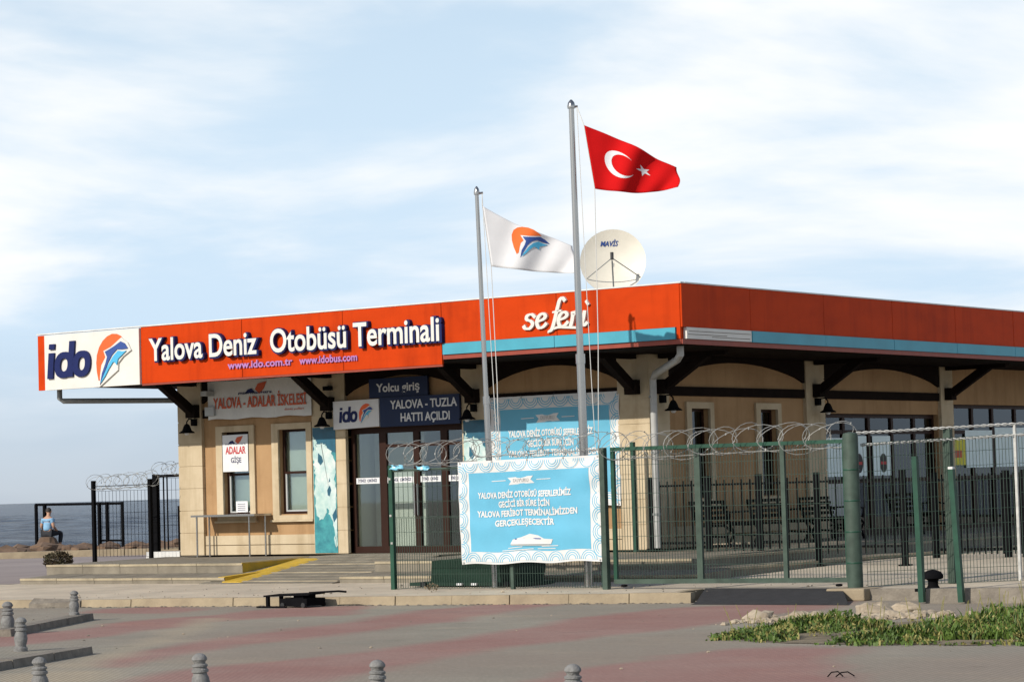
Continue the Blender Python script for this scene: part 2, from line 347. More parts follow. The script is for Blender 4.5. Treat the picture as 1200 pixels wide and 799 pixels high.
# text -> mesh, in a plane given by fn(x, y, depth)
_cap = [None]
def text_raw(body, bold=0.0, ext=0.0, shear=0.0, res=3, spacing=1.0):
    cu = bpy.data.curves.new('text', 'FONT'); cu.body = body; cu.size = 1.0; cu.offset = bold; cu.extrude = ext; cu.shear = shear
    cu.resolution_u = res; cu.space_character = spacing; cu.fill_mode = 'BOTH'
    o = bpy.data.objects.new('text', cu); col.objects.link(o)
    dg = bpy.context.evaluated_depsgraph_get(); me = bpy.data.meshes.new_from_object(o.evaluated_get(dg))
    bpy.data.objects.remove(o); bpy.data.curves.remove(cu)
    return me
def text(name, body, m, parent, fn, x0, x1, yb, cap, depth=0.0, ext=0.01, bold=0.0, shear=0.0, res=3, spacing=1.0, subdiv=0):
    if _cap[0] is None:
        t = text_raw('H'); _cap[0] = max(v.co.y for v in t.vertices)
    me = text_raw(body, bold, 1.0, shear, res, spacing)
    xs = [v.co.x for v in me.vertices]; lo, hi = min(xs), max(xs); sx = (x1 - x0) / (hi - lo); sy = cap / _cap[0]
    if subdiv:
        bm = bmesh.new(); bm.from_mesh(me); bmesh.ops.subdivide_edges(bm, edges=[e for e in bm.edges if e.calc_length() > 0.4], cuts=subdiv); bm.to_mesh(me); bm.free()
    for v in me.vertices:
        d = depth + (ext if v.co.z > 0 else 0.0)
        v.co = fn(x0 + (v.co.x - lo) * sx, yb + v.co.y * sy, d)
    me.materials.clear(); me.materials.append(M[m]); me.name = name
    bm = bmesh.new(); bm.from_mesh(me); bmesh.ops.recalc_face_normals(bm, faces=bm.faces); bm.to_mesh(me); bm.free()
    return link(name, me, parent)

FRONT = lambda Y: (lambda x, y, d: Vector((x, Y - d, y)))       # a wall facing the street
SIDE = lambda X: (lambda x, y, d: Vector((X + d, x, y)))        # a wall facing the gate side

# emblem outlines (unit square, y up)
def _lg(pts): return [((x - 400) / 540.0, (390 - y) / 540.0) for x, y in pts]
LG_SUN = _lg([(160,640),(135,540),(128,440),(140,350),(180,260),(240,190),(310,145),(390,120),(460,125),(520,150),(560,185),(480,225),(380,270),(262,305),(292,380),(245,440),(215,520),(190,610)])
LG_BASE = _lg([(185,712),(330,625),(482,535),(487,455),(570,385),(695,320),(640,230),(545,170),(380,268),(258,308),(288,380),(220,470),(195,590)])
LG_BACK = _lg([(200,690),(235,560),(295,450),(322,380),(288,318),(365,292),(450,258),(540,215),(605,240),(655,300),(560,305),(480,300),(400,360),(330,450),(262,570)])
LG_BODY = _lg([(215,670),(275,570),(345,465),(420,378),(500,318),(570,330),(630,325),(560,372),(500,410),(475,478),(452,448),(420,440),(350,515),(285,600)])
def emblem(fn, cx, cy, s, parent, d0, step=0.006, base=True, orange='logo_orange', sy=1.0):
    f = lambda pts: [(cx + x*s, cy + y*s*sy) for x, y in pts]
    MB().prism(f(LG_SUN), fn, d0, d0 + step).build('emblem_sun', orange, parent)
    if base: MB().prism(f(LG_BASE), fn, d0, d0 + step*2).build('emblem_outline', 'white', parent)
    MB().prism(f(LG_BACK), fn, d0 + step, d0 + step*3).build('emblem_back', 'logo_navy', parent)
    MB().prism(f(LG_BODY), fn, d0 + step, d0 + step*3.4).build('emblem_body', 'logo_blue', parent)

# ------------------------------------------------------------------ ground, sea
U = Vector((0.81, 0.5855, 0)).normalized(); NS = Vector((-U.y, U.x, 0)); S0 = Vector((-38.7, 20.7, 0))   # shoreline
SEA_Z = -1.6
def sea():
    a = S0 - NS*2; dep = [i*2.0 for i in range(330)]; x = dep[-1]; st = 3.0
    while x < 26000: st *= 1.28; x += st; dep.append(x)
    lat = [i*2.6 for i in range(-80, 60)]; x = lat[-1]; st = 4.0; right = []
    while x < 26000: st *= 1.5; x += st; right.append(x)
    left = []; x = lat[0]; st = 4.0
    while x > -26000: st *= 1.5; x -= st; left.append(x)
    lat = left[::-1] + lat + right; n = len(lat); vs = []
    for d in dep:
        amp = .34*min(1, max(0, (900 - d)/500)) 
        for u in lat:
            h = 0
            if amp > 0 and -210 < u < 156:
                h = mnoise.noise(Vector((u*.13, d*.10, 0)))*1.0 + .6*mnoise.noise(Vector((u*.31+9, d*.24, 4))) + .5*sin(d*.42 + 1.4*mnoise.noise(Vector((u*.05, d*.02, 7)))*3 + u*.06)
                h = (abs(h)**1.2)*(1 if h > 0 else -1)
            p = a + U*u + NS*d; vs.append((p.x, p.y, SEA_Z + amp*h))
    fs = [(j*n+i, j*n+i+1, (j+1)*n+i+1, (j+1)*n+i) for j in range(len(dep)-1) for i in range(n-1)]
    me = bpy.data.meshes.new('sea'); me.from_pydata(vs, [], fs); me.shade_smooth(); me.materials.append(M['sea'])
    struct(link('sea', me))
sea()

BANDS = [
 [(-6.18,-8.16),(-6.73,-6.94),(-6.11,-6.4),(-4.76,-6.85),(-4.37,-8.05)],
 [(-2.37,-13.47),(-2.31,-12.91),(-2.2,-12.13),(-3.18,-10.21),(-2.94,-8.65),(-1.93,-9.67),(-1.29,-11.84),(-0.84,-13.26),(-0.58,-14.43),(-0.49,-15.24)],
 [(-2.75,-8.86),(-3.42,-6.55),(-2.32,-6.0),(-0.79,-8.28),(-1.5,-8.77),(-1.75,-9.87)],
 [(3.51,-17.39),(2.49,-15.8),(1.97,-14.36),(1.39,-12.78),(0.83,-10.24),(-0.13,-7.11),(-0.14,-4.94),(0.14,-4.42),(1.0,-5.64),(1.4,-7.7),(2.04,-9.53),(2.36,-11.23),(2.52,-12.28),(2.67,-13.61),(2.57,-14.42),(3.07,-16.12),(3.93,-17.69)],
 [(6.28,-20.1),(5.31,-18.25),(5.27,-17.03),(5.43,-15.82),(5.2,-14.0),(4.57,-11.16),(3.76,-8.38),(3.77,-6.24),(4.91,-4.35),(5.41,-4.1),(5.92,-6.15),(6.16,-8.6),(6.5,-10.58),(6.19,-11.98),(6.52,-13.04),(6.29,-14.12),(6.81,-16.08),(7.34,-18.13),(7.66,-19.74)],
 [(10.18,-19.1),(9.88,-18.28),(9.6,-17.29),(9.33,-15.09),(9.41,-14.02),(10.48,-13.57),(11.26,-15.69),(13.15,-18.34)],
]
SAND = [[(3.41,-18.05),(2.52,-16.65),(1.51,-15.06),(-0.08,-12.62),(-2.42,-9.5),(-2.3,-9.27),(-0.7,-11.38),(0.65,-13.4),(2.5,-16.08),(3.3,-17.43),(3.93,-18.43)],
        [(3.52,-19.01),(4.23,-18.25),(5.92,-20.19),(5.02,-20.42)]]
def inside(p, poly):
    x, y = p; c = False; j = len(poly) - 1
    for i in range(len(poly)):
        xi, yi = poly[i]; xj, yj = poly[j]
        if (yi > y) != (yj > y) and x < (xj - xi) * (y - yi) / (yj - yi) + xi: c = not c
        j = i
    return c
def edge_dist(p, poly):
    x, y = p; best = 9
    for i in range(len(poly)):
        ax, ay = poly[i]; bx, by = poly[(i+1) % len(poly)]; dx, dy = bx-ax, by-ay
        t = max(0, min(1, ((x-ax)*dx + (y-ay)*dy) / (dx*dx + dy*dy + 1e-9)))
        best = min(best, hypot(x-ax-t*dx, y-ay-t*dy))
    return best
RX0, RX1, RY0, RY1 = -14.0, 18.0, -26.0, -3.0
def plaza():
    st = 0.2; nx = int(round((RX1-RX0)/st)); ny = int(round((RY1-RY0)/st))
    vs = [(RX0+i*st, RY0+j*st, 0) for j in range(ny+1) for i in range(nx+1)]
    fs = [(j*(nx+1)+i, j*(nx+1)+i+1, (j+1)*(nx+1)+i+1, (j+1)*(nx+1)+i) for j in range(ny) for i in range(nx)]
    # the rest of the land, cut round the fine patch
    bm = bmesh.new()
    a = S0 + NS*0.5
    q = [a - U*400, a + U*400, a + U*400 - NS*260, a - U*400 - NS*260]
    bm.faces.new([bm.verts.new(p) for p in q])
    for co, no in (((RX0,0,0),(1,0,0)), ((RX1,0,0),(1,0,0)), ((0,RY0,0),(0,1,0)), ((0,RY1,0),(0,1,0))):
        bmesh.ops.bisect_plane(bm, geom=list(bm.verts)+list(bm.edges)+list(bm.faces), plane_co=co, plane_no=no)
    kill = [f for f in bm.faces if RX0 < f.calc_center_median().x < RX1 and RY0 < f.calc_center_median().y < RY1]
    bmesh.ops.delete(bm, geom=kill, context='FACES')
    bm.verts.ensure_lookup_table(); o = len(vs)
    bm.verts.index_update()
    ov = [tuple(v.co) for v in bm.verts]; of = [tuple(v.index + o for v in f.verts) for f in bm.faces]; bm.free()
    me = bpy.data.meshes.new('plaza'); me.from_pydata(vs + ov, [], fs + of); me.materials.append(M['plaza'])
    at = me.color_attributes.new('band', 'FLOAT_COLOR', 'POINT')
    bb = [(min(p[0] for p in g)-.3, max(p[0] for p in g)+.3, min(p[1] for p in g)-.3, max(p[1] for p in g)+.3, g) for g in BANDS]
    bs = [(min(p[0] for p in g)-.3, max(p[0] for p in g)+.3, min(p[1] for p in g)-.3, max(p[1] for p in g)+.3, g) for g in SAND]
    def val(p, lst, soft):
        r = 0
        for x0, x1, y0, y1, g in lst:
            if x0 < p[0] < x1 and y0 < p[1] < y1:
                d = edge_dist(p, g); d = d if inside(p, g) else -d
                r = max(r, min(1, max(0, 0.62 + d/soft)))
        return r
    dat = []
    for v in vs + ov:
        p = (v[0] + 0.18*mnoise.noise(Vector((v[0]*1.1, v[1]*1.1, 0))), v[1] + 0.25*mnoise.noise(Vector((v[0]*1.1, v[1]*1.1, 5))))
        r = val(p, bb, 0.9)*(1.1 + .35*mnoise.noise(Vector((v[0]*.5, v[1]*.5, 9)))); s = val(p, bs, 0.8)
        dat += [r, s, 0, 1]
    at.data.foreach_set('color', dat)
    struct(link('plaza', me))
plaza()

def zside(y):                       # level of the pavement strip between kerb and steps
    return 0.125 + 0.0145*(y + 6.5) if y < -2 else min(0.30, 0.19 + 0.02*(y + 2))
KA, KB = Vector((-60.0, -14.4, 0)), Vector((3.1, -4.95, 0))       # kerb line
def kerb_y(x): t = (x - KA.x) / (KB.x - KA.x); return KA.y + t*(KB.y - KA.y)
def pavement():
    vs = []; fs = []
    def grid(xs, rows):
        o = len(vs); n = None
        for x in xs:
            c_ = rows(x); n = len(c_)
            for y in c_: vs.append((x, y, zside(y) - 0.002))
        for i in range(len(xs)-1):
            for j in range(n-1): fs.append((o+i*n+j, o+(i+1)*n+j, o+(i+1)*n+j+1, o+i*n+j+1))
    front = lambda x: kerb_y(x) + 0.16 if x < 2.75 else -4.02
    six = lambda x: [front(x) + (-1.99 - front(x)) * j / 5 for j in range(6)]
    grid([-60 + i*(2.74+60)/60 for i in range(61)], six); grid([2.76 + i*(14-2.76)/10 for i in range(11)], six)
    grid([-14.2 + i*(14+14.2)/20 for i in range(21)], lambda x: [-1.99, 0.0, 2.0, 4.0, 8.0, 30.0])
    me = bpy.data.meshes.new('pavement'); me.from_pydata(vs, [], fs); me.materials.append(M['concrete'])
    o = struct(link('pavement', me))
    # kerb stones, one metre each
    d = (KB - KA).normalized(); nrm = Vector((-d.y, d.x, 0)); k = 0; L_ = (KB - KA).length; t = L_ - 46
    while t < L_ - 0.1:
        a = KA + d*(t + 0.006); b = KA + d*(min(t + 1.0, L_) - 0.006)
        h = zside(a.y + 0.2) + 0.004 + R.uniform(-0.006, 0.006); j = R.uniform(-0.012, 0.012)
        a2 = a + nrm*j; b2 = b + nrm*j
        if a.x > 2.45: break
        if not (-8.9 < a.x < -7.95):
            ba = [a2 - nrm*0.0, b2, b2 + nrm*0.17, a2 + nrm*0.17]
            tp = [p + Vector((0,0,h)) for p in (a2 + nrm*0.02, b2 + nrm*0.02, b2 + nrm*0.17, a2 + nrm*0.17)]
            MB().hexa([p - Vector((0,0,0.05)) for p in ba], tp).build('kerb_stone', 'kerb', o)
        else:   # a broken stone lying loose
            ba = [a2 - nrm*0.1, b2 - nrm*0.02, b2 + nrm*0.1, a2 + nrm*0.05]
            MB().hexa([p - Vector((0,0,0.02)) for p in ba], [p + Vector((0,0,0.07 + 0.03*i)) for i, p in enumerate(ba)]).build('kerb_stone', 'oldkerb', o)
        t += 1.0
    # mauve paving to the left of the terminal
    me = bpy.data.meshes.new('side_paving')
    pts = [(-62.0, -2.05, .192), (-14.22, -2.05, .192), (-14.22, 38.0, .012), (-40.5, 19.0, .012), (-62, 3.6, .012)]
    me.from_pydata(pts, [], [(0,1,2,3,4)]); me.materials.append(M['purple']); me.update(); struct(link('side_paving', me))
pavement()

# asphalt ramp up to the gate and the block under its post
o = MB().hexa([(3.35,-5.35,.004),(6.0,-5.45,.004),(5.15,-4.0,.004),(2.75,-4.0,.004)], [(3.40,-5.30,.02),(5.95,-5.40,.02),(5.13,-4.05,.172),(2.80,-4.05,.172)]).build('asphalt_ramp', 'rubber'); struct(o)
struct(MB().box(5.62,14,-4.12,-3.99,-.05,.165).build('pavement_edge','oldkerb')); struct(MB().hexa([(2.55,-4.99,-.05),(2.75,-4.99,-.05),(2.76,-3.99,-.05),(2.55,-3.99,-.05)],[(2.55,-4.97,.14),(2.72,-4.97,.14),(2.73,-3.99,.166),(2.55,-3.99,.166)]).build('pavement_edge','kerb'))
tag(MB().box(5.0,5.62,-4.3,-3.7,0.0,.175).build('concrete_block','kerb',bevel=.02), 'pale square concrete block under the stout green gate post', 'block')
tag(MB().hexa([(6.9,-4.9,0),(13,-4.6,0),(13,-4.3,0),(6.9,-4.6,0)],[(6.9,-4.87,.2),(13,-4.57,.24),(13,-4.33,.24),(6.9,-4.63,.2)]).build('concrete_kerb','oldkerb'), 'grey concrete kerb running behind the weeds', 'kerb')

# ------------------------------------------------------------------ platform and steps round the terminal
def platform():
    P = thing('entrance_platform', 'stepped grey stone platform with yellow edged ramp around the terminal', 'platform', (-7, 0, 0.2))
    def slab(x0, x1, yb, yf, zb, zf, z0, mt, nm='step_slab'):
        return MB().hexa([(x0,yf,z0),(x1,yf,z0),(x1,yb,z0),(x0,yb,z0)], [(x0,yf,zf),(x1,yf,zf),(x1,yb,zb),(x0,yb,zb)]).build(nm, mt, P)
    XL, XA, XB, XR = -14.3, -9.15, -6.0, 0.68
    # body under the building
    slab(XL, XA, 6, -0.75, .59, .520, .0, 'slab', 'platform_body'); slab(XA, XB, 6, 0.9, .59, .575, .0, 'slab', 'platform_body')
    slab(XB, 0.42, 6, -0.75, .59, .520, .0, 'slab', 'platform_body')
    slab(-13.5, 0.42, 24, 6.0, .60, .59, .0, 'slab', 'platform_body')
    def run(x0, x1, yb, yf, zb, zf, z0, mt, mt2, w=1.0):
        x = x0
        while x < x1 - 0.2:
            xe = min(x1, x + w)
            if x1 - xe < 0.3: xe = x1
            dz = R.uniform(-.004, .004)
            o = MB().hexa([(x+.004,yf,z0),(xe-.004,yf,z0),(xe-.004,yb,z0),(x+.004,yb,z0)], [(x+.004,yf,zf+dz),(xe-.004,yf,zf+dz),(xe-.004,yb,zb+dz),(x+.004,yb,zb+dz)]).build('step_slab', mt, P)
            # worn pale nosing
            MB().box(x+.006, xe-.006, yf-.012, yf+.07, zf+dz-.035, zf+dz+.006).build('nosing', mt2, o)
            x = xe
    run(XL, XA, -0.75, -1.0, .522, .515, .28, 'slab', 'slab_light'); run(XB, XR, -0.75, -1.0, .522, .515, .28, 'slab', 'slab_light')
    run(XL+.3, XA+.45, -1.0, -2.0, .345, .292, .08, 'slab', 'slab_light'); run(XB, XR+.75, -1.0, -2.0, .345, .292, .08, 'slab', 'slab_light')
    # return of the steps on the gate side
    def run_side(y0, y1, xb, xf, zt, z0, w=1.2):
        y = y0
        while y < y1 - .2:
            ye = min(y1, y + w)
            o = MB().box(xb, xf, y+.004, ye-.004, z0, zt).build('step_slab', 'slab', P)
            MB().box(xf-.07, xf+.012, y+.006, ye-.006, zt-.035, zt+.006).build('nosing', 'slab_light', o); y = ye
    run_side(-0.75, 23, 0.42, 0.67, .522, .25); run_side(-1.0, 23, 0.68, 1.40, .36, .08)
    # ramp in front of the doors with anti slip ribs
    rp = MB().hexa([(XA,-2.2,.1),(XB,-2.2,.1),(XB,.95,.1),(XA,.95,.1)], [(XA,-2.2,.196),(XB,-2.2,.196),(XB,.95,.572),(XA,.95,.572)]).build('ramp', 'slab', P)
    for k in range(9):
        y = -2.0 + k*0.32; z = .196 + (y+2.2)*(.376/3.15)
        MB().hexa([(XA+.1,y,z-.01),(XB-.05,y,z-.01),(XB-.05,y+.06,z-.005),(XA+.1,y+.06,z-.005)], [(XA+.1,y,z+.010),(XB-.05,y,z+.010),(XB-.05,y+.06,z+.016),(XA+.1,y+.06,z+.016)]).build('rib', 'slab_light' if k % 3 == 0 else 'slab', rp)
    # yellow paint on the ramp margin, cheek and edges
    zr = lambda y: .196 + (y+2.2)*(.376/3.15)
    MB().hexa([(XA+.47,-2.1,zr(-2.1)-.004),(XA+.95,-2.1,zr(-2.1)-.004),(XA+.55,.6,zr(.6)-.004),(XA+.02,.6,zr(.6)-.004)], [(XA+.47,-2.1,zr(-2.1)+.018),(XA+.80,-2.1,zr(-2.1)+.018),(XA+.42,.6,zr(.6)+.018),(XA+.02,.6,zr(.6)+.018)]).build('yellow_margin', 'yellow', P)
    # yellow painted cheek and edge line
    MB().add([(XA+.012,-1.02,.515),(XA+.012,-1.02,.30),(XA+.012,.75,.548),(XA+.012,.75,.552)], [(0,1,2,3)]).build('yellow_cheek', 'yellow', P)
    MB().hexa([(XA-.02,-1.02,.519),(XA+.012,-1.02,.519),(XA+.012,.9,.566),(XA-.02,.9,.566)], [(XA-.02,-1.02,.527),(XA+.012,-1.02,.527),(XA+.012,.9,.574),(XA-.02,.9,.574)]).build('yellow_line', 'yellow', P)
    MB().add([(XA+.462,-2.01,.30),(XA+.462,-2.01,.20),(XA+.462,-1.0,.345),(XA+.462,-1.0,.352)], [(0,1,2,3)]).build('yellow_cheek', 'yellow', P)
    MB().hexa([(XA+.30,-2.01,.297),(XA+.462,-2.01,.297),(XA+.462,-1.03,.35),(XA+.30,-1.03,.35)], [(XA+.30,-2.01,.305),(XA+.462,-2.01,.305),(XA+.462,-1.03,.358),(XA+.30,-1.03,.358)]).build('yellow_line', 'yellow', P)
platform()

# ------------------------------------------------------------------ terminal building
FZ = 0.585; SOF = 4.10; FY = 2.06; WX = -2.06; YE = 21.0
def building():
    B = thing('terminal_building', 'single storey ferry terminal with tan walls and orange fascia roof', 'building', (-7.8, 2.06, FZ))
    # --- walls with real openings
    w = MB()
    def wallf(x0, x1, z0, z1): w.box(x0, x1, FY, FY+.24, z0, z1)
    W1 = (-12.31, -11.59, 1.38, 3.06); W2 = (-10.82, -10.09, 1.38, 3.06); DR = (-9.05, -6.2, FZ, 3.02)
    wallf(-13.46, W1[0], FZ, SOF); wallf(W1[1], W2[0], FZ, SOF); wallf(W2[1], DR[0], FZ, SOF); wallf(DR[1], -2.30, FZ, SOF)
    wallf(W1[0], W1[1], FZ, W1[2]); wallf(W1[0], W1[1], W1[3], SOF); wallf(W2[0], W2[1], FZ, W2[2]); wallf(W2[0], W2[1], W2[3], SOF)
    wallf(DR[0], DR[1], DR[3], SOF)
    def walls(y0, y1, z0, z1): w.box(WX-.24, WX, y0, y1, z0, z1)
    W3 = (3.47, 4.12, 1.48, 3.13); W4 = (5.97, 6.62, 1.48, 3.13); G1 = (8.50, 13.52, FZ, 3.07); G2 = (14.16, 19.6, FZ, 3.30)
    walls(FY, W3[0], FZ, SOF); walls(W3[1], W4[0], FZ, SOF); walls(W4[1], G1[0], FZ, SOF); walls(G1[1], G2[0], FZ, SOF); walls(G2[1], YE, FZ, SOF)
    for q in (W3, W4): walls(q[0], q[1], FZ, q[2]); walls(q[0], q[1], q[3], SOF)
    for q in (G1, G2): walls(q[0], q[1], q[3], SOF)
    w.box(-13.46, -13.22, FY+.24, YE, FZ, SOF); w.box(-13.46, WX, YE, YE+.24, FZ, SOF)
    w.build('wall', 'stucco', B)
    # --- interior
    MB().box(-13.2, WX-.26, FY+.26, YE-.02, FZ+.0, FZ+.012).build('interior_floor', 'grey_panel', B)
    MB().box(-9.35, -9.27, FY+.26, FY+5, FZ+.02, 3.9).build('partition', 'inner_white', B)
    MB().box(-9.2, -7.95, FY+1.0, FY+1.08, FZ+.02, 3.6).build('partition', 'inner_white', B)
    MB().box(-7.8, -5.6, FY+2.6, FY+2.7, FZ+.02, 3.9).build('partition', 'inner_white', B)
    MB().box(-13.2, WX-.3, FY+6.2, FY+6.3, FZ+.02, 3.9).build('partition', 'inner_dark', B)
    MB().box(-7.3, -6.3, FY+1.3, FY+1.8, FZ+.02, 1.65).build('ticket_desk', 'inner_dark', B)
    # --- plinth
    for (x0, x1) in ((-12.83, -9.9), (-5.58, -2.66)):
        for k in range(2):
            MB().box(x0+.003, x1-.003, FY-.035+.0, FY+.01, FZ+.004+k*.2, FZ+.19+k*.2).build('plinth_course', 'cream', B)
    for (y0, y1) in ((2.66, 7.7),):
        for k in range(2):
            MB().box(WX-.01, WX+.035, y0+.003, y1-.003, FZ+.012+k*.2, FZ+.19+k*.2).build('plinth_course', 'cream', B)
    # --- pilasters of stacked blocks
    def pil(x0, x1, y0, y1):
        p = MB().box(x0+.012, x1-.012, y0+.012, y1-.0, FZ, SOF).build('pilaster', 'cream', B)
        z = FZ + .002; hs = .452
        while z < SOF - .05:
            z1 = min(z + hs, SOF)
            MB().box(x0, x1, y0, y1-.004, z+.007, z1-.007).build('stone_block', 'cream', p)
            z = z1
    pil(-13.48, -12.83, FY-.08, FY+.1); pil(-9.9, -9.05, FY-.08, FY+.3); pil(-6.2, -5.58, FY-.08, FY+.1)
    pil(-2.66, WX+.08, FY-.08, 2.66)
    def pils(y0, y1):
        p = MB().box(WX-.1, WX+.068, y0+.012, y1-.012, FZ, SOF).build('pilaster', 'cream', B)
        z = FZ + .002
        while z < SOF - .05:
            z1 = min(z + .452, SOF); MB().box(WX-.096, WX+.08, y0, y1, z+.007, z1-.007).build('stone_block', 'cream', p); z = z1
    pils(7.70, 8.44); pils(13.55, 14.13); pils(19.7, 20.3)
    # --- windows
    def window(fn, a, b, z0, z1, blind='blind', glass='glass', sill=True, mid=True):
        wd = MB(); t = .14; dpt = .05
        for q in ((a-t-.03, a, z0-.02, z1+.12), (b, b+t, z0-.02, z1+.12), (a, b, z1, z1+.12), (a-t-.03, b+t, z0-.11, z0-.02)):
            wd.prism([(q[0],q[2]),(q[1],q[2]),(q[1],q[3]),(q[0],q[3])], fn, -.01, dpt)
        o = wd.build('window', 'cream', B)
        fr = MB(); ft = .05
        rect = lambda m, x0, x1, y0, y1, d0, d1: m.prism([(x0,y0),(x1,y0),(x1,y1),(x0,y1)], fn, d0, d1)
        rect(fr, a, a+ft, z0, z1, -.16, -.10); rect(fr, b-ft, b, z0, z1, -.16, -.10); rect(fr, a+ft, b-ft, z0, z0+ft, -.16, -.10); rect(fr, a+ft, b-ft, z1-ft, z1, -.16, -.10)
        zm = z0 + (z1-z0)*.49
        if mid: rect(fr, a+ft, b-ft, zm-.025, zm+.025, -.16, -.10)
        fr.build('frame', 'brown_frame', o)
        if mid:
            rect(MB(), a+ft, b-ft, z0+ft, zm-.025, -.135, -.128).build('pane', glass, o); rect(MB(), a+ft, b-ft, zm+.025, z1-ft, -.135, -.128).build('pane', glass, o)
            sm = MB(); rect(sm, a+ft, a+ft+.035, z0+ft, zm-.025, -.128, -.105); rect(sm, b-ft-.02, b-ft, z0+ft, zm-.025, -.128, -.105); rect(sm, a+ft+.035, b-ft-.02, z0+ft, z0+ft+.03, -.128, -.105); sm.build('sash', 'grey_panel', o)
        else: rect(MB(), a+ft, b-ft, z0+ft, z1-ft, -.135, -.128).build('pane', glass, o)
        if blind: rect(MB(), a, b, z0, z1, -.225, -.215).build('blind', blind, o)
        if sill: rect(MB(), a-t-.06, b+t+.03, z0-.15, z0-.112, -.01, .10).build('sill', 'cream', o)
        return o
    window(FRONT(FY), W1[0], W1[1], W1[2], W1[3]); window(FRONT(FY), W2[0], W2[1], W2[2], W2[3])
    window(SIDE(WX), W3[0], W3[1], W3[2], W3[3], 'blind', 'glass_dark', mid=False); window(SIDE(WX), W4[0], W4[1], W4[2], W4[3], 'blind', 'glass_dark', mid=False)
    # --- glazed entrance
    d = MB(); yd0, yd1 = FY+.10, FY+.17
    for x0, x1 in ((-9.05,-8.97),(-8.36,-8.19),(-7.52,-7.38),(-6.86,-6.70),(-6.28,-6.2)): d.box(x0, x1, yd0, yd1, FZ, 3.02)
    xs = [(-8.97,-8.36),(-8.19,-7.52),(-7.38,-6.86),(-6.70,-6.28)]
    for x0, x1 in xs:
        d.box(x0, x1, yd0, yd1, FZ, FZ+.13); d.box(x0, x1, yd0, yd1, 2.90, 3.02)
    for x0, x1 in xs[1:]: d.box(x0, x1, yd0, yd1, 2.62, 2.68)
    dr = d.build('entrance_door', 'brown_frame', B)
    for x0, x1 in xs:
        MB().box(x0, x1, yd0+.03, yd0+.036, FZ+.13, 2.90 if x0 < -8.5 else 2.62).build('pane', 'glass', dr)
        if x0 > -8.5: MB().box(x0, x1, yd0+.03, yd0+.036, 2.68, 2.90).build('pane', 'glass', dr)
        st = MB().box(x0+.01, x1-.02, yd0+.012, yd0+.022, 1.93, 2.045).build('warning_strip', 'paper', dr)
        text('lettering', 'İTİNİZ  ÇEKİNİZ', 'navy', st, FRONT(yd0+.012), x0+.06, x1-.08, 1.965, .05, .002, .002, .02, res=2)
    MB().box(-7.50,-7.47,yd0-.06,yd0-.03,1.3,1.9).build('door_handle','steel',dr); MB().box(-7.42,-7.39,yd0-.06,yd0-.03,1.3,1.9).build('door_handle','steel',dr)
    # --- side storefronts
    def store(y0, y1, z1, muls, name):
        m = MB(); m.box(WX-.17, WX-.10, y0, y0+.07, FZ, z1); m.box(WX-.17, WX-.10, y1-.07, y1, FZ, z1); m.box(WX-.17, WX-.10, y0+.07, y1-.07, z1-.08, z1); m.box(WX-.17, WX-.10, y0+.07, y1-.07, FZ, FZ+.12)
        m.box(WX-.165, WX-.105, y0+.07, y1-.07, 2.66, 2.74); m.box(WX-.165, WX-.105, y0+.07, y1-.07, 1.66, 1.74)
        for y in muls: m.box(WX-.172, WX-.098, y-.05, y+.05, FZ, z1)
        o = m.build(name, 'brown_frame', B)
        e = [y0] + list(muls) + [y1]
        for i in range(len(e)-1):
            for za, zb in ((FZ+.12,1.66),(1.74,2.66),(2.74,z1-.08)):
                MB().box(WX-.140, WX-.134, e[i]+.06, e[i+1]-.06, za, zb).build('pane', 'glass_dark', o)
        return o
    s1 = store(G1[0], G1[1], G1[3], (9.50, 10.58, 11.6, 12.6), 'side_entrance')
    MB().box(WX-.128, WX-.11, 8.58, 9.42, .98, 1.66).build('lower_panel', 'grey_panel', s1)
    store(G2[0], G2[1], G2[3], (15.4, 16.42, 17.6, 18.6), 'shop_window')
    # --- beams and arched boards in every bay
    def arch(fn, a, b, d0=.004, d1=.05):
        MB().prism([(a,3.36),(b,3.36),(b,3.53),(a,3.53)], fn, d0-.01, d1).build('beam', 'dark_wood', B)
        n = 16; pts = [(a, SOF-.005), (a, 3.66)]
        for i in range(1, n): t = i/n; pts.append((a + (b-a)*t, 3.66 + .34*sin(pi*t)**.75))
        pts += [(b, 3.66), (b, SOF-.005)]
        # quads strip so the concave outline stays clean
        m = MB(); top = SOF - .005
        for i in range(1, len(pts)-2):
            (xa, za), (xb, zb) = pts[i], pts[i+1]
            m.prism([(xa,za),(xb,zb),(xb,top),(xa,top)], fn, d0-.01, d1+.01)
        m.build('arch_board', 'dark_wood', B)
    for a, b in ((-12.82,-9.91),(-9.04,-6.21),(-5.57,-2.67)): arch(FRONT(FY), a, b)
    for a, b in ((2.67,7.69),(8.45,13.54)): arch(SIDE(WX), a, b)
    # --- soffit, roof, fascia
    MB().box(-15.36, -.06, .06, YE+1.4, SOF, SOF+.05).build('soffit', 'dark_wood', B)
    for y in range(0, 0): pass
    rf = MB().box(-15.38, -.05, .05, YE+1.4, SOF+.052, 5.06).build('roof', 'grey_panel', B)
    F = MB().box(-15.43, -.02, .021, .049, 4.14, 5.05).build('fascia', 'orange', B)
    fr = FRONT(0.0)
    def panel(x0, x1, z0, z1, m='orange', y0=-.03, nm='panel', par=F): return MB().box(x0+.007, x1-.007, y0 + R.uniform(-.004,.004), .02, z0, z1).build(nm, m, par)
    panel(-15.43, -15.19, 4.02, 5.13)
    for x0, x1 in ((-12.55,-9.9),(-9.9,-7.4),(-7.4,-5.09)): panel(x0, x1, 4.03, 5.14)
    for x0, x1 in ((-5.09,-2.55),(-2.55,0.0)): panel(x0, x1, 4.405, 5.145)
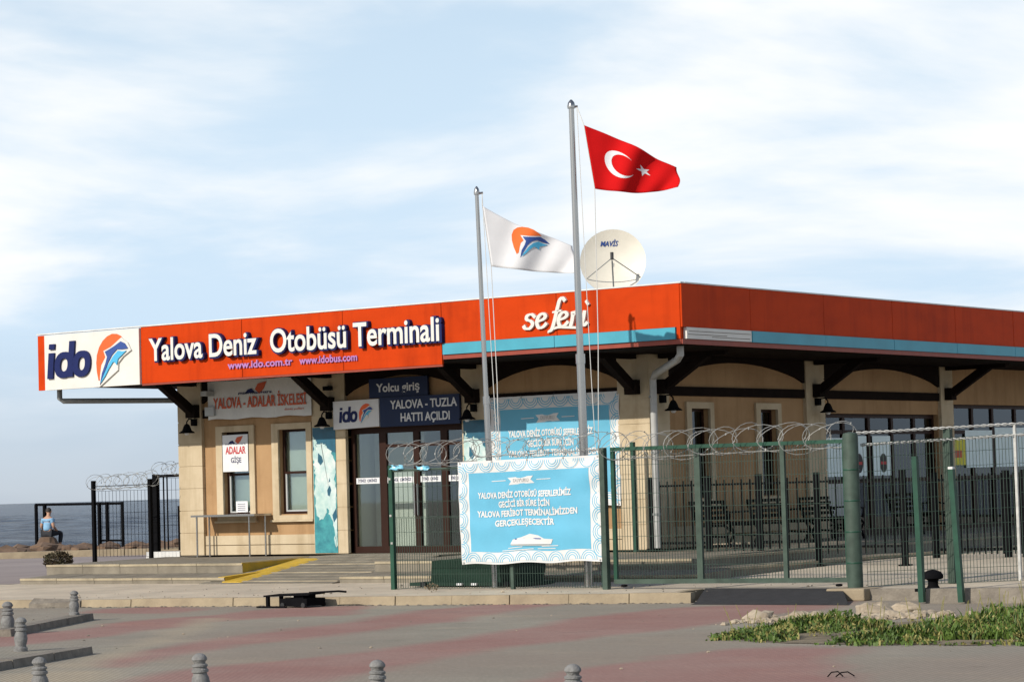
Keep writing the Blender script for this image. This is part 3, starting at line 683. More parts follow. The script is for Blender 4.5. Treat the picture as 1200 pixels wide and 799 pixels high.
    for x0, x1 in ((-5.07,-2.6),(-2.6,-.09)): panel(x0, x1, 4.20, 4.40, 'turq', -.055, 'strip')
    panel(-.088, 0.0, 4.205, 4.405, 'orange', -.03, 'strip_end')
    panel(-5.09, 0.0, 4.115, 4.197, 'orange_trim', -.02, 'lower_trim')
    panel(-12.55, -5.09, 3.99, 4.027, 'orange_trim', -.02, 'lower_trim')
    MB().box(-15.45, .035, -.045, .07, 5.147, 5.17).build('top_trim', 'white_metal', F)
    # wavy shadow cap: small clips along the upper trim
    # side fascia (gate side, in shade)
    FS = MB().box(-.049, -.021, .07, YE+1.4, 4.14, 5.05).build('side_fascia', 'orange', B)
    def spanel(y0, y1, z0, z1, m='orange', x1=.03, nm='panel'): return MB().box(-.02, x1 + R.uniform(-.004,.004), y0+.007, y1-.007, z0, z1).build(nm, m, FS)
    y = -.026
    for ye in (2.25, 4.9, 7.6, 10.3, 13.0, 15.7, 18.4, 22.3): spanel(y, ye, 4.405, 5.145); y = ye
    y = 2.25
    for ye in (4.9, 7.6, 10.3, 13.0, 15.7, 18.4, 22.3): spanel(y, ye, 4.20, 4.40, 'turq', .055, 'strip'); y = ye
    bs = spanel(.08, 2.24, 4.205, 4.40, 'white', .045, 'bare_strip')
    for z, a, b in ((4.275,.12,1.4),(4.33,.15,2.2),(4.245,.9,2.18)): MB().box(.0465, .050, a, b, z, z+.012).build('crack', 'oldkerb', bs)
    spanel(-.016, 22.3, 4.115, 4.197, 'orange_trim', .02, 'lower_trim')
    MB().box(-.07, .045, .072, YE+1.4, 5.147, 5.17).build('top_trim', 'white_metal', FS)
    # logo panel
    LP = MB().box(-15.186, -12.556, -.075, .02, 4.015, 5.125).build('sign_panel', 'white', B)
    fp = FRONT(-.075)
    ido_word(LP, fp, -15.06, -13.86, 4.24, .72, .045)
    emblem(fp, -13.25, 4.58, .93, LP, .0, .018, sy=1.02)
    # raised lettering
    ff = FRONT(-.03)
    for body, x0, x1 in (('Yalova Deniz', -12.24, -9.44), ('Otobüsü Terminali', -9.10, -5.07)):
        text('lettering', body, 'navy', F, ff, x0-.02, x1+.05, 4.445, .435, .0, .088, .045, res=5)
        text('lettering', body, 'white', F, ff, x0, x1, 4.46, .42, .09, .012, .018, res=5)
    text('lettering', 'www.ido.com.tr', 'url', F, ff, -10.25, -8.62, 4.20, .135, .0, .03, .02, res=3)
    text('lettering', 'www.idobus.com', 'url', F, ff, -8.45, -7.05, 4.20, .135, .0, .03, .02, res=3)
    script_word(F, ff)
    # --- brackets
    def bracket(x):
        m = MB(); m.box(x-.12, x+.12, FY-.25, FY-.082, 3.38, 3.64).bar((x, FY-.17, 3.50), (x, .95, 4.08), .15, .17); m.box(x-.07, x+.07, .55, FY-.1, 4.02, SOF+.001)
        m.build('bracket', 'dark_wood', B)
    for x in (-12.99, -9.42, -5.88, -2.28): bracket(x)
    def bracket_s(y):
        m = MB(); m.box(WX+.082, WX+.25, y-.12, y+.12, 3.38, 3.64).bar((WX+.17, y, 3.50), (-.95, y, 4.08), .15, .17); m.box(WX+.1, -.55, y-.07, y+.07, 4.02, SOF+.001)
        m.build('bracket', 'dark_wood', B)
    for y in (2.36, 8.07, 13.84): bracket_s(y)
    # --- wall lamps under the brackets
    def lamp(x, y, dx, dy):
        b = Vector((x, y, 3.33)); d = Vector((dx, dy, 0))
        l = MB().tube([b + d*.0 + Vector((0,0,-.02)), b + d*.06 + Vector((0,0,.02)), b + d*.16 + Vector((0,0,.03)), b + d*.22 + Vector((0,0,-.03)), b + d*.22 + Vector((0,0,-.08))], .014, 6)
        l.box(x-.05, x+.05, y-.05, y+.05, 3.22, 3.36)
        l = l.build('wall_lamp', 'black', B)
        c = b + d*.22 + Vector((0,0,-.26))
        MB().lathe([(.165,.0),(.155,.02),(.10,.05),(.075,.12),(.05,.17),(.02,.19)], 14, c).build('lamp_shade', 'black', l, True)
        MB().lathe([(.03,-.03),(.05,.0),(.05,.03),(.03,.05)], 10, c - Vector((0,0,.01))).build('bulb', 'paper', l, True)
    for x in (-12.99, -9.42, -5.88): lamp(x, FY-.12, 0, -1)
    for y in (2.36, 8.07): lamp(WX+.13, y, 1, 0)
    # --- pipes
    dp = MB().tube([(-.28,.38,4.12),(-.28,.38,3.96),(-.42,.5,3.88),(-1.66,1.72,3.72),(-1.82,1.88,3.62),(-1.84,1.90,.62)], .065, 10).build('drainpipe', 'pipe', B, True)
    for z in (3.3, 2.3, 1.2): MB().tube([(-1.84,1.9,z),(-1.84,1.9,z+.04)], .08, 10).build('pipe_clip', 'pipe_dark', dp)
    MB().tube([(-15.16,.30,4.12),(-15.16,.30,3.85),(-15.10,.34,3.80),(-13.52,1.92,3.76)], .055, 10).build('gutter_pipe', 'pipe_dark', B, True)
    # --- camera and junction boxes
    cc = MB().box(-12.58,-12.42,1.70,1.98,3.80,3.90).box(-12.62,-12.38,1.86,2.06,3.40,3.58).build('security_camera', 'grey_panel', B)
    MB().box(-9.50,-9.34,1.86,1.985,3.78,3.86).build('junction_box', 'black', B)
    return B
def ido_word(par, fn, x0, x1, zb, h, d):
    # heavy rounded wordmark: slanted i, d and o
    W = x1 - x0; sl = .10
    P = lambda u, v: (x0 + W*u + sl*h*v - sl*h*.3, zb + h*v)
    def ring(m, cu, rx, ry, t):
        n = 26; cv = ry; vs = []; fs = []
        f = lambda q: math.copysign(abs(q)**.86, q)
        for i in range(n):
            a = 2*pi*i/n
            for k, l in ((rx, ry), (rx-t, ry-t*1.45)):
                for dd in (0, d): vs.append(fn(*P(cu + k*f(cos(a)), cv + l*f(sin(a))), dd))
        for i in range(n):
            a, b = i*4, ((i+1) % n)*4
            fs += [(a, b, b+1, a+1), (a+2, a+3, b+3, b+2), (a+1, b+1, b+3, a+3), (a, a+2, b+2, b)]
        return m.add(vs, fs)
    def quad(m, a, b, c, e): return m.prism([P(a,c), P(b,c), P(b,e), P(a,e)], fn, 0, d*.98)
    quad(MB(), .0, .13, .0, .72).build('letter', 'navy', par); quad(MB(), .0, .13, .82, .97).build('letter_dot', 'navy', par)
    quad(ring(MB(), .375, .215, .365, .125), .475, .60, .02, 1.02).build('letter', 'navy', par)
    ring(MB(), .79, .205, .365, .125).build('letter', 'navy', par)
def script_word(F, ff):
    # flowing cut-out word, drawn as thick strokes
    st = {
     's': [[(.52,.44),(.36,.56),(.16,.52),(.14,.38),(.34,.30),(.44,.18),(.30,.02),(.10,.04),(.02,.14)]],
     'e': [[(.08,.26),(.36,.34),(.46,.46),(.32,.56),(.14,.46),(.08,.22),(.20,.02),(.40,.06),(.52,.18)]],
     'f': [[(.74,.98),(.62,1.10),(.50,1.02),(.42,.70),(.34,.30),(.24,-.06),(.10,-.14)],[(.22,.58),(.60,.62)]],
     'r': [[(.14,.54),(.16,.30),(.10,.0)],[(.15,.36),(.30,.54),(.46,.52)]],
     'i': [[(.20,.54),(.18,.30),(.14,.08),(.24,.0),(.36,.10)],[(.26,.82),(.31,.86)]],
    }
    z0, sc = 4.545, .46; x = -3.25
    for k, ch in enumerate('seferi'):
        m = MB()
        for si, s in enumerate(st[ch]):
            if ch == 'i' and si == 1: m.build('letter', 'white', F); m = MB()
            # smooth the stroke
            pts = []
            for i in range(len(s)-1):
                p0 = s[max(0,i-1)]; p1 = s[i]; p2 = s[i+1]; p3 = s[min(len(s)-1,i+2)]
                for t in (0,.25,.5,.75):
                    f = lambda a,b,c,d: .5*((2*b)+(-a+c)*t+(2*a-5*b+4*c-d)*t*t+(-a+3*b-3*c+d)*t**3)
                    pts.append((f(p0[0],p1[0],p2[0],p3[0]), f(p0[1],p1[1],p2[1],p3[1])))
            pts.append(s[-1])
            W = .030 if ch != 'i' or len(s) > 2 else .075
            for i in range(len(pts)-1):
                (ax, ay), (bx, by) = pts[i], pts[i+1]
                dx, dy = bx-ax, by-ay; L_ = hypot(dx, dy) or 1; ex, ey = dx/L_*.02, dy/L_*.02
                a = abs(dy)/L_; wv = (W*.50 + .022*a)/sc
                nx, ny = -dy/L_*wv, dx/L_*wv
                q = [(ax-ex+nx, ay-ey+ny),(bx+ex+nx, by+ey+ny),(bx+ex-nx, by+ey-ny),(ax-ex-nx, ay-ey-ny)]
                m.prism([(x+px*sc+.06*py, z0+py*sc) for px, py in q], ff, 0.0, .05 + .0006*(i % 5))
        m.build('letter_dot' if ch == 'i' else 'letter', 'white', F)
        x += {'s':.255,'e':.26,'f':.20,'r':.225,'i':.2}[ch]
    # long flourish under the word
    m = MB(); fl = [(-2.72,4.47),(-2.62,4.52),(-2.5,4.545),(-2.3,4.53),(-2.12,4.515)]
    for i in range(len(fl)-1):
        a, b = fl[i], fl[i+1]; m.prism([(a[0],a[1]-.022),(b[0],b[1]-.022),(b[0],b[1]+.022),(a[0],a[1]+.022)], ff, 0, .048)
    m.build('flourish', 'white', F)
building()

# ------------------------------------------------------------------ signs and posters on the building
def sheet(name, label, cat, fn, x0, x1, z0, z1, m, t=.012, d=.0, group=None, wave=0.0, nx=1):
    mb = MB(); n = max(1, nx)
    vs = []; fs = []
    for i in range(n+1):
        x = x0 + (x1-x0)*i/n; wv = wave*sin(i*1.9)*(.6+.4*sin(i*.7)); zz = wave*.8*sin(i*1.3)
        vs += [fn(x, z0+zz, d+wv), fn(x, z1+zz*.4, d+wv*.3), fn(x, z0+zz, d+t+wv), fn(x, z1+zz*.4, d+t+wv*.3)]
    for i in range(n):
        a = i*4; b = a+4
        fs += [(a,b,b+1,a+1),(a+2,a+3,b+3,b+2),(a,a+2,b+2,b),(a+1,b+1,b+3,a+3)]
    fs += [(0,1,3,2),(n*4,n*4+2,n*4+3,n*4+1)]
    return tag(mb.add(vs, fs).build(name, m), label, cat, group)

def signs():
    f = FRONT(FY-.11)
    # harbour banner over the ticket windows
    s = sheet('vinyl_banner', 'weathered white banner with orange capitals hung above the two ticket windows', 'banner', f, -12.60, -9.86, 3.32, 4.09, 'paper_dull', .01, 0, wave=.018, nx=14)
    text('lettering', 'YALOVA - ADALAR İSKELESİ', 'rust_text', s, f, -12.44, -9.98, 3.54, .21, .026, .004, .02, res=3)
    swoosh(s, f, -11.3, 3.90, .62, .028)
    text('lettering', 'mavi marmara', 'navy', s, f, -11.76, -10.88, 3.80, .055, .026, .004, .01, res=2)
    text('lettering', 'deniz yolları', 'rust_text', s, f, -10.55, -10.05, 3.44, .04, .026, .004, .0, res=2)
    # notice in the ticket window
    g = FRONT(FY-.06)
    s = sheet('paper_notice', 'white notice with red heading taped over the upper half of a ticket window', 'notice', g, -12.28, -11.60, 2.26, 3.00, 'paper', .006)
    text('lettering', 'ADALAR', 'red_text', s, g, -12.2, -11.66, 2.62, .14, .007, .004, .025, res=3)
    text('lettering', 'GİŞE', 'navy', s, g, -12.06, -11.78, 2.44, .10, .007, .004, .01, res=3)
    swoosh(s, g, -11.93, 2.88, .42, .008); text('lettering', 'mavi marmara', 'navy', s, g, -12.2, -11.66, 2.80, .035, .007, .003, .0, res=2)
    g2 = FRONT(FY+.075)
    s = sheet('paper_notice', 'small white paper stuck low on the ticket window above the steel counter', 'notice', g2, -12.07, -11.76, 1.44, 1.66, 'paper', .006)
    for k in range(4): MB().prism([(-12.03,1.48+k*.04),(-11.82,1.48+k*.04),(-11.82,1.492+k*.04),(-12.03,1.492+k*.04)], g2, .006, .009).build('print_line', 'navy', s)
    # company plate and navy boards above the entrance
    h = FRONT(FY-.10)
    s = tag(MB().prism([(-9.27,3.00),(-8.13,3.03),(-8.13,3.56),(-9.27,3.55)], h, 0, .07).build('sign_plate', 'paper'), 'white sign plate with navy lettering and dolphin emblem above the entrance', 'sign')
    ido_word(s, lambda x, y, d: h(x, y, d + .07), -9.11, -8.66, 3.13, .30, .012)
    emblem(h, -8.44, 3.30, .36, s, .07, .004)
    s = tag(MB().box(-8.11, -6.19, FY-.16, FY-.10, 3.01, 3.575).build('sign_board', 'navy_panel'), 'wide navy board with white capitals announcing a new ferry line', 'sign')
    text('lettering', 'YALOVA - TUZLA', 'paper', s, FRONT(FY-.16), -7.85, -6.24, 3.35, .155, 0, .006, .02, res=3)
    text('lettering', 'HATTI AÇILDI', 'paper', s, FRONT(FY-.16), -7.60, -6.42, 3.10, .155, 0, .006, .02, res=3)
    s = tag(MB().box(-8.40, -6.97, FY-.115, FY-.065, 3.58, 3.95).build('sign_board', 'navy_panel'), 'short navy board with white words for the passenger entrance', 'sign')
    text('lettering', 'Yolcu giriş', 'paper', s, FRONT(FY-.115), -8.22, -7.16, 3.69, .155, 0, .006, .02, res=3)
    # sea print posters on two pilasters
    for k, (x0, x1, lab) in enumerate(((-9.88,-9.30,'tall teal poster of white surf on the pilaster left of the entrance'), (-6.16,-5.60,'tall teal poster of white surf on the pilaster right of the entrance'))):
        p = FRONT(FY-.085)
        s = sheet('sea_poster', lab, 'poster', p, x0, x1, FZ+.02, 3.06, 'teal', .006, group='teal surf posters')
        W = x1 - x0; X = lambda u: x0 + u*W; Z = lambda v: FZ + .02 + v*2.45
        MB().prism([(X(0),Z(.82)),(X(1),Z(.80)),(X(1),Z(1)),(X(0),Z(1))], p, .006, .008).build('print_sky', 'deep_teal', s)
        blob = [(.0,.93),(.14,.90),(.20,.83),(.38,.87),(.62,.85),(.90,.76),(.98,.66),(.94,.52),(1,.44),(1,.06),(.92,.04),(.86,.2),(.70,.30),(.56,.36),(.42,.28),(.22,.26),(.10,.34),(.04,.5),(.10,.66),(.0,.76)]
        MB().prism([(X(u),Z(v)) for u, v in ragged(blob, 41+k)], p, .006, .010).build('print_surf', 'foam', s)
        wt = [(.16,.86),(.36,.88),(.62,.85),(.90,.77),(.97,.62),(.93,.44),(.99,.20),(.92,.08),(.84,.24),(.72,.36),(.60,.42),(.46,.46),(.28,.50),(.12,.60),(.06,.72),(.10,.80)]
        MB().prism([(X(u),Z(v)) for u, v in ragged(wt, 51+k)], p, .010, .012).build('print_surf', 'surf', s)
        dk = [(.24,.80),(.40,.77),(.46,.73),(.34,.70),(.22,.73)]
        MB().prism([(X(u),Z(v)) for u, v in dk], p, .012, .014).build('print_mark', 'deep_teal', s)
        for uv in ([(.60,.50),(.72,.54),(.78,.50),(.70,.45),(.62,.46)], [(.80,.30),(.98,.36),(1,.28),(.86,.24)], [(.66,.56),(.72,.60),(.74,.57)]):
            MB().prism([(X(u),Z(v)) for u, v in uv], p, .010, .013).build('print_mark', 'deep_teal', s)
    # posters on the side glazing
    q = SIDE(WX-.10)
    sheet('window_poster', 'plain pale poster in the side entrance glass above the grey panel', 'poster', q, 8.60, 9.42, 1.80, 2.58, 'poster_pale', .006)
    for y0, y1, lab in ((9.64,10.44,'pale poster with dark oval mark next to the plain poster'), (10.70,11.48,'pale poster with dark oval mark, second from the plain poster')):
        s = sheet('window_poster', lab, 'poster', q, y0, y1, 1.80, 2.62, 'poster_pale', .006, group='oval mark posters')
        c = (y0+y1)/2 + .06
        MB().prism([(c+.16*cos(a*pi/8), 2.06+.20*sin(a*pi/8)) for a in range(16)], q, .006, .010).build('print_oval', 'inner_dark', s)
        MB().prism([(c-.12,2.03),(c+.12,2.03),(c+.12,2.09),(c-.12,2.09)], q, .010, .013).build('print_bar', 'red_text', s)
    sheet('window_poster', 'wide pale poster beside a yellow sheet on the shop window', 'poster', q, 15.0, 16.36, 1.92, 2.74, 'poster_pale', .006)
    s = sheet('window_poster', 'bright yellow sheet on the shop window', 'poster', q, 14.28, 14.98, 1.98, 2.56, 'yellow_paper', .008)
    MB().prism([(14.42,2.14),(14.8,2.14),(14.8,2.30),(14.42,2.30)], q, .008, .011).build('print_bar', 'rust_text', s)
    sheet('window_poster', 'long pale poster at the far end of the shop window', 'poster', q, 16.5, 18.5, 1.92, 2.80, 'poster_pale', .006)

def ragged(pts, seed, n=5, amp=.035):
    rr = random.Random(seed); o = []
    for i in range(len(pts)):
        a, b = pts[i], pts[(i+1) % len(pts)]
        for k in range(n):
            t = k/n; q = 0 if k == 0 else amp
            o.append((min(1, max(0, a[0]+(b[0]-a[0])*t + rr.uniform(-q,q)*2)), min(1, max(0, a[1]+(b[1]-a[1])*t + rr.uniform(-q,q)*.4))))
    return o
def swoosh(par, fn, cx, cz, s, d):
    MB().prism([(cx-.02*s,cz-.02*s),(cx+.10*s,cz+.16*s),(cx+.48*s,cz+.22*s),(cx+.34*s,cz-.02*s),(cx+.16*s,cz-.16*s)], fn, d-.004, d+.002).build('print_swoosh', 'rust_text', par)
    MB().prism([(cx-.46*s,cz-.14*s),(cx-.34*s,cz-.02*s),(cx-.18*s,cz+.02*s),(cx-.02*s,cz-.13*s)], fn, d-.004, d+.002).build('print_swoosh', 'navy', par)
signs()

# ------------------------------------------------------------------ sky blue announcement banners
def announcement(label, c00, c10, c01, c11, nrm, drop, fine=True):
    """corners bottom-left, bottom-right, top-left, top-right"""
    c00, c10, c01, c11 = map(Vector, (c00, c10, c01, c11)); n = Vector(nrm)
    def fn(u, v, d):
        p = (c00*(1-u) + c10*u)*(1-v) + (c01*(1-u) + c11*u)*v
        w = .014*sin(u*9+v*4) + .012*sin((u-v)*13 + 1.5*sin(v*4)) * max(0, (u+v)-.75) + .014*sin((u+v)*22)*max(0, .45-(u+1-v)) + .014*sin((u-v)*24)*max(0, .40-(2-u-v)) + .006*sin(v*21+u*3) - .03*max(0, .16-min(u,1-u,v,1-v))
        edge = .012*sin(u*17)*(1-v)
        return p + n*(w + d) + Vector((0,0,edge))
    nx, nz = 40, 26; vs = []; fs = []
    for s in (0, .004):
        for j in range(nz+1):
            for i in range(nx+1): vs.append(fn(i/nx, j/nz, s))
    K = (nx+1)*(nz+1)
    for j in range(nz):
        for i in range(nx):
            a = j*(nx+1)+i; fs.append((K+a, K+a+1, K+a+nx+2, K+a+nx+1)); fs.append((a, a+nx+1, a+nx+2, a+1))
    for i in range(nx): fs.append((i, i+1, K+i+1, K+i)); a = nz*(nx+1)+i; fs.append((a, K+a, K+a+1, a+1))
    for j in range(nz): a = j*(nx+1); fs.append((a, K+a, K+a+nx+1, a+nx+1)); a += nx; fs.append((a, a+nx+1, K+a+nx+1, K+a))
    s = tag(MB().add(vs, fs).build('announcement_banner', 'banner_white', None, True), label, 'banner')
    # blue field
    u0, u1, v0, v1 = .075, .925, .115, .885; m = MB()
    ax, az = 30, 18; q = []
    for j in range(az+1):
        for i in range(ax+1): q.append(fn(u0+(u1-u0)*i/ax, v0+(v1-v0)*j/az, .007))
    ff = [(j*(ax+1)+i, j*(ax+1)+i+1, (j+1)*(ax+1)+i+1, (j+1)*(ax+1)+i) for j in range(az) for i in range(ax)]
    m.add(q, ff).build('blue_field', 'banner_blue', s, True)
    # scalloped wave border: concentric arcs
    asp = (c10-c00).length / (c01-c00).length
    wv = MB(); lob = MB()
    def arcs(cu, cv, a0, a1, rad):
        seg = 8
        for k in (.45, .7, .95):
            r0, r1 = rad*k, rad*(k+.09)
            for i in range(seg):
                t0 = a0+(a1-a0)*i/seg; t1 = a0+(a1-a0)*(i+1)/seg
                P = [(cu+r*cos(t)/asp, cv+r*sin(t)) for r, t in ((r0,t0),(r1,t0),(r1,t1),(r0,t1))]
                P = [(min(.995,max(.005,a)), min(.993,max(.007,b))) for a, b in P]
                wv.add([fn(a, b, .011) for a, b in P], [(0,1,2,3)])
        pts = [(cu, cv)] + [(cu+rad*1.1*cos(a0+(a1-a0)*i/10)/asp, cv+rad*1.1*sin(a0+(a1-a0)*i/10)) for i in range(11)]
        pts = [(min(.995,max(.005,a)), min(.993,max(.007,b))) for a, b in pts]
        lob.add([fn(a, b, .009) for a, b in pts], [(0, i, i+1) for i in range(1, 11)])
    nu = 8
    for i in range(nu):
        u = .03 + (i+.5)*.94/nu
        arcs(u, .02, 0, pi, .088); arcs(u, .98, pi, 2*pi, .088)
    nv = 6
    for j in range(nv):
        v = .06 + (j+.5)*.88/nv
        arcs(.006, v, -pi/2, pi/2, .088); arcs(.994, v, pi/2, 3*pi/2, .088)
    lob.build('wave_border', 'banner_white', s); wv.build('wave_lines', 'banner_blue', s)
    # ribbon, words, ship
    rb = [(.365,.755),(.385,.79),(.36,.825),(.545,.835),(.525,.80),(.55,.765)]
    MB().prism(rb, fn, .008, .012).build('ribbon', 'banner_white', s)
    text('lettering', 'DUYURU', 'grey_panel', s, fn, .40, .51, .78, .032, .013, .002, .01, res=2)
    for a, b in ((.24,.345),(.565,.66)): MB().prism([(a,.795),(b,.797),(b,.804),(a,.802)], fn, .008, .012).build('rule', 'banner_white', s)
    for body, a, b, v in (('YALOVA DENİZ OTOBÜSÜ SEFERLERİMİZ', .14, .80, .635), ('GEÇİCİ BİR SÜRE İÇİN', .285, .655, .545), ('YALOVA FERİBOT TERMİNALİMİZDEN', .13, .84, .455), ('GERÇEKLEŞECEKTİR', .255, .68, .365)):
        text('lettering', body, 'banner_white', s, fn, a, b, v, .055, .013, .003, .035, res=2, subdiv=1)
    MB().prism([(.355,.185),(.65,.18),(.665,.225),(.60,.232),(.56,.262),(.50,.275),(.44,.245),(.375,.228)], fn, .010, .014).build('ship', 'banner_white', s)
    MB().prism([(.36,.172),(.64,.165),(.64,.176),(.36,.183)], fn, .010, .013).build('ship_keel', 'grey_panel', s)
    for a, b in ((.39,.405),(.45,.465),(.50,.58)): MB().prism([(a,.225),(b,.225),(b,.235),(a,.235)], fn, .014, .016).build('ship_window', 'logo_navy', s)
    for a, b, v in ((.30,.52,.125),(.55,.68,.13),(.34,.44,.145),(.58,.70,.155)): MB().prism([(a,v),(b,v+.003),(b,v+.010),(a,v+.007)], fn, .010, .013).build('water_line', 'banner_white', s)
    # eyelets and cord ties along the edges
    for u, v in ((.015,.985),(.25,.988),(.5,.988),(.75,.988),(.985,.985),(.012,.66),(.012,.33),(.988,.66),(.988,.33),(.015,.015),(.985,.015)):
        c = fn(u, v, .010); e = MB().tube([c - n*.006, c + n*.004], .016, 8); e.build('eyelet', 'galv', s)
        q = Vector(((u-.5)*.14, 0, (v-.5)*.16)); MB().tube([c, c + q*.6 - n*.03, c + q - n*.05], .005, 5).build('tie', 'black_soft', s)
    return s
announcement('sky blue announcement banner with ship and wave border tied to the green fence', (-1.77,-4.02,.56), (.945,-4.02,.60), (-1.81,-4.02,2.20), (.94,-4.02,2.235), (0,-1,0), 0)
announcement('sky blue announcement banner on the terminal wall beside the corner pilaster', (-5.50,1.97,1.40), (-2.64,1.97,1.40), (-5.52,1.97,3.46), (-2.62,1.97,3.46), (0,-1,0), 0)

# ------------------------------------------------------------------ steel counter below the ticket window
def counter():
    t = thing('steel_counter', 'narrow steel ledge on thin legs under the ticket window', 'counter', (-11.8, 1.7, FZ))
    MB().box(-12.72,-11.02,1.48,2.0,1.365,1.405).build('ledge', 'steel', t)
    for x, y in ((-12.62,1.55),(-11.22,1.55),(-12.62,1.92),(-11.12,1.92)): MB().tube([(x,y,.565),(x,y,1.366)], .018, 8).build('leg', 'steel', t)
counter()

# ------------------------------------------------------------------ satellite dish
def dish():
    t = thing('satellite_dish', 'round cream satellite dish standing on the orange roof edge', 'satellite dish', (-1.98, 1.0, 5.06))
    c = Vector((-1.98, .95, 5.71)); ax = Vector((.52, -.84, .16)).normalized(); x = Vector((0,0,1)).cross(ax).normalized(); y = ax.cross(x)
    n = 36; vs = []; fs = []; R0 = .585
    for s in (0, -.012):
        for k in range(8):
            r = R0*k/7; d = .14*(k/7)**2 - .12
            for i in range(n): vs.append(c + (x*cos(2*pi*i/n) + y*sin(2*pi*i/n))*r + ax*(d+s))
    for k in range(7):
        for i in range(n):
            a = k*n+i; b = k*n+(i+1)%n; fs.append((a, b, b+n, a+n)); o = 8*n; fs.append((o+a, o+a+n, o+b+n, o+b))
    for i in range(n): a = 7*n+i; b = 7*n+(i+1)%n; fs.append((a, b, b+8*n, a+8*n))
    MB().add(vs, fs).build('reflector', 'dish', t, True)
    f = c + ax*.50 - y*.06
    MB().tube([c - y*.56 + ax*.03, f - y*.05], .014, 6).build('feed_arm', 'pipe_dark', t)
    MB().tube([c - y*.30 - x*.47 + ax*.02, f], .009, 5).build('strut', 'pipe_dark', t); MB().tube([c - y*.30 + x*.47 + ax*.02, f], .009, 5).build('strut', 'pipe_dark', t)
    MB().tube([f - y*.03, f + y*.10], .03, 8).build('receiver', 'black_soft', t)
    MB().tube([Vector((-1.98,1.05,5.061)), c - ax*.14], .03, 8).build('mast', 'galv', t)
    MB().box(-2.15,-1.81,.9,1.2,5.061,5.075).build('base_plate', 'galv', t)
    fn = lambda a, b, d: c + x*a + y*b + ax*(d - .12 + .14*((a*a+b*b)/R0**2))
    text('lettering', 'MAVİS', 'logo_navy', t, fn, -.22, .10, .30, .085, .006, .003, .02, shear=.3, res=2)
dish()

# ------------------------------------------------------------------ flagpoles and flags
def flagpole(x, y, z1, r, lean, label):
    t = thing('flagpole', label, 'flagpole', (x, y, .165), 'flagpoles behind the fence')
    top = Vector((x + lean[0], y + lean[1], z1)); b = Vector((x, y, .16))
    MB().tube([b, b.lerp(top, .48)], [r, r*.97], 12).build('pole', 'steel', t, True); MB().tube([b.lerp(top, .475), top], [r*.80, r*.62], 12).build('upper_pole', 'steel', t, True)
    MB().tube([b.lerp(top,.465), b.lerp(top,.485)], r*1.12, 12).build('collar', 'steel', t, True)
    MB().lathe([(r*.9,0),(r*.95,.04),(r*.7,.10),(r*.2,.14)], 10, top).build('finial', 'steel', t, True)
    MB().tube([top + Vector((0,0,.02)), top + Vector((.09,.05,.03))], .02, 6).build('pulley', 'steel', t)
    MB().box(x-.16, x+.16, y-.16, y+.16, .15, .185).build('base_plate', 'steel', t)
    return t, top
t1, top1 = flagpole(-1.55, -3.45, 6.55, .052, (-.14, 0), 'shorter steel flagpole carrying the white company flag')
t2, top2 = flagpole(.28, -3.45, 7.76, .070, (-.05, 0), 'taller steel flagpole carrying the red flag')
VD = Vector((-.585, .81, 0)); IR = Vector((.81, .585, 0))     # wind carries the cloth to the gate side
def flag(name, label, TL, TR, BR, BL, m, fold, nx=36, ny=22, sag=(0,0)):
    TL, TR, BR, BL = map(Vector, (TL, TR, BR, BL))
    def fn(u, v, d):
        p = (BL*(1-u) + BR*u)*(1-v) + (TL*(1-u) + TR*u)*v
        w = fold*(u**.7)*(sin(u*8.5 + (1-v)*2.6) + .5*sin(u*17 - v*5)) + fold*.5*sin((1-v)*3.2 + u*3)*u
        p = p + VD*w + Vector((0,0,-1))*sag[0]*sin(pi*u)*(1-v) + Vector((0,0,1))*sag[1]*sin(pi*min(1,u*1.25))*v
        p += IR*(.03*sin(v*5)*u)
        return p - VD*d
    vs = []; fs = []
    for j in range(ny+1):
        for i in range(nx+1): vs.append(fn(i/nx, j/ny, 0))
    for j in range(ny):
        for i in range(nx): a = j*(nx+1)+i; fs.append((a, a+1, a+nx+2, a+nx+1))
    o = tag(MB().add(vs, fs).build(name, m, None, True), label, 'flag')
    md = o.modifiers.new('thick', 'SOLIDIFY'); md.thickness = .004; md.offset = 0
    return o, fn
def fine_poly(pts, holes=None):
    return pts
def applique(outline, fn, name, m, par, off=.006, tri=None):
    # outline in (u, v): filled with small triangles that follow the folds
    bm = bmesh.new(); vs = [bm.verts.new((u, v, 0)) for u, v in outline]; bm.faces.new(vs)
    bmesh.ops.triangulate(bm, faces=bm.faces)
    for _ in range(3): bmesh.ops.subdivide_edges(bm, edges=[e for e in bm.edges if e.calc_length() > .035], cuts=1); bmesh.ops.triangulate(bm, faces=bm.faces)
    base = bm.copy()
    for s, b in ((1, bm), (-1, base)):
        for v in b.verts: v.co = fn(v.co.x, v.co.y, off*s)
    me0 = bpy.data.meshes.new('tmp'); base.to_mesh(me0); bm.from_mesh(me0); base.free(); bpy.data.meshes.remove(me0)
    me = bpy.data.meshes.new(name); bm.to_mesh(me); bm.free(); me.materials.append(M[m]); me.shade_smooth()
    return link(name, me, par)
o, fn = flag('national_flag', 'red flag with white crescent and star flying from the taller pole', (.46,-3.45,7.47), (2.20-.62,-3.45+1.0,6.78), (2.16-.62,-3.45+1.0,6.44), (.63,-3.45,6.44), 'red_cloth', .12, sag=(.07,.03))
cx, cy, ro, ri, e = .34, .50, .25, .20, .0625
out = [(cx + ro*cos(a)/1.5, cy + ro*sin(a)) for a in [radians(38 + (322-38)*i/26) for i in range(27)]]
inn = [(cx + (e + ri*cos(a))/1.5, cy + ri*sin(a)) for a in [radians(322 - (322-38)*i/26 if False else 318 - (318-42)*i/26) for i in range(27)]]
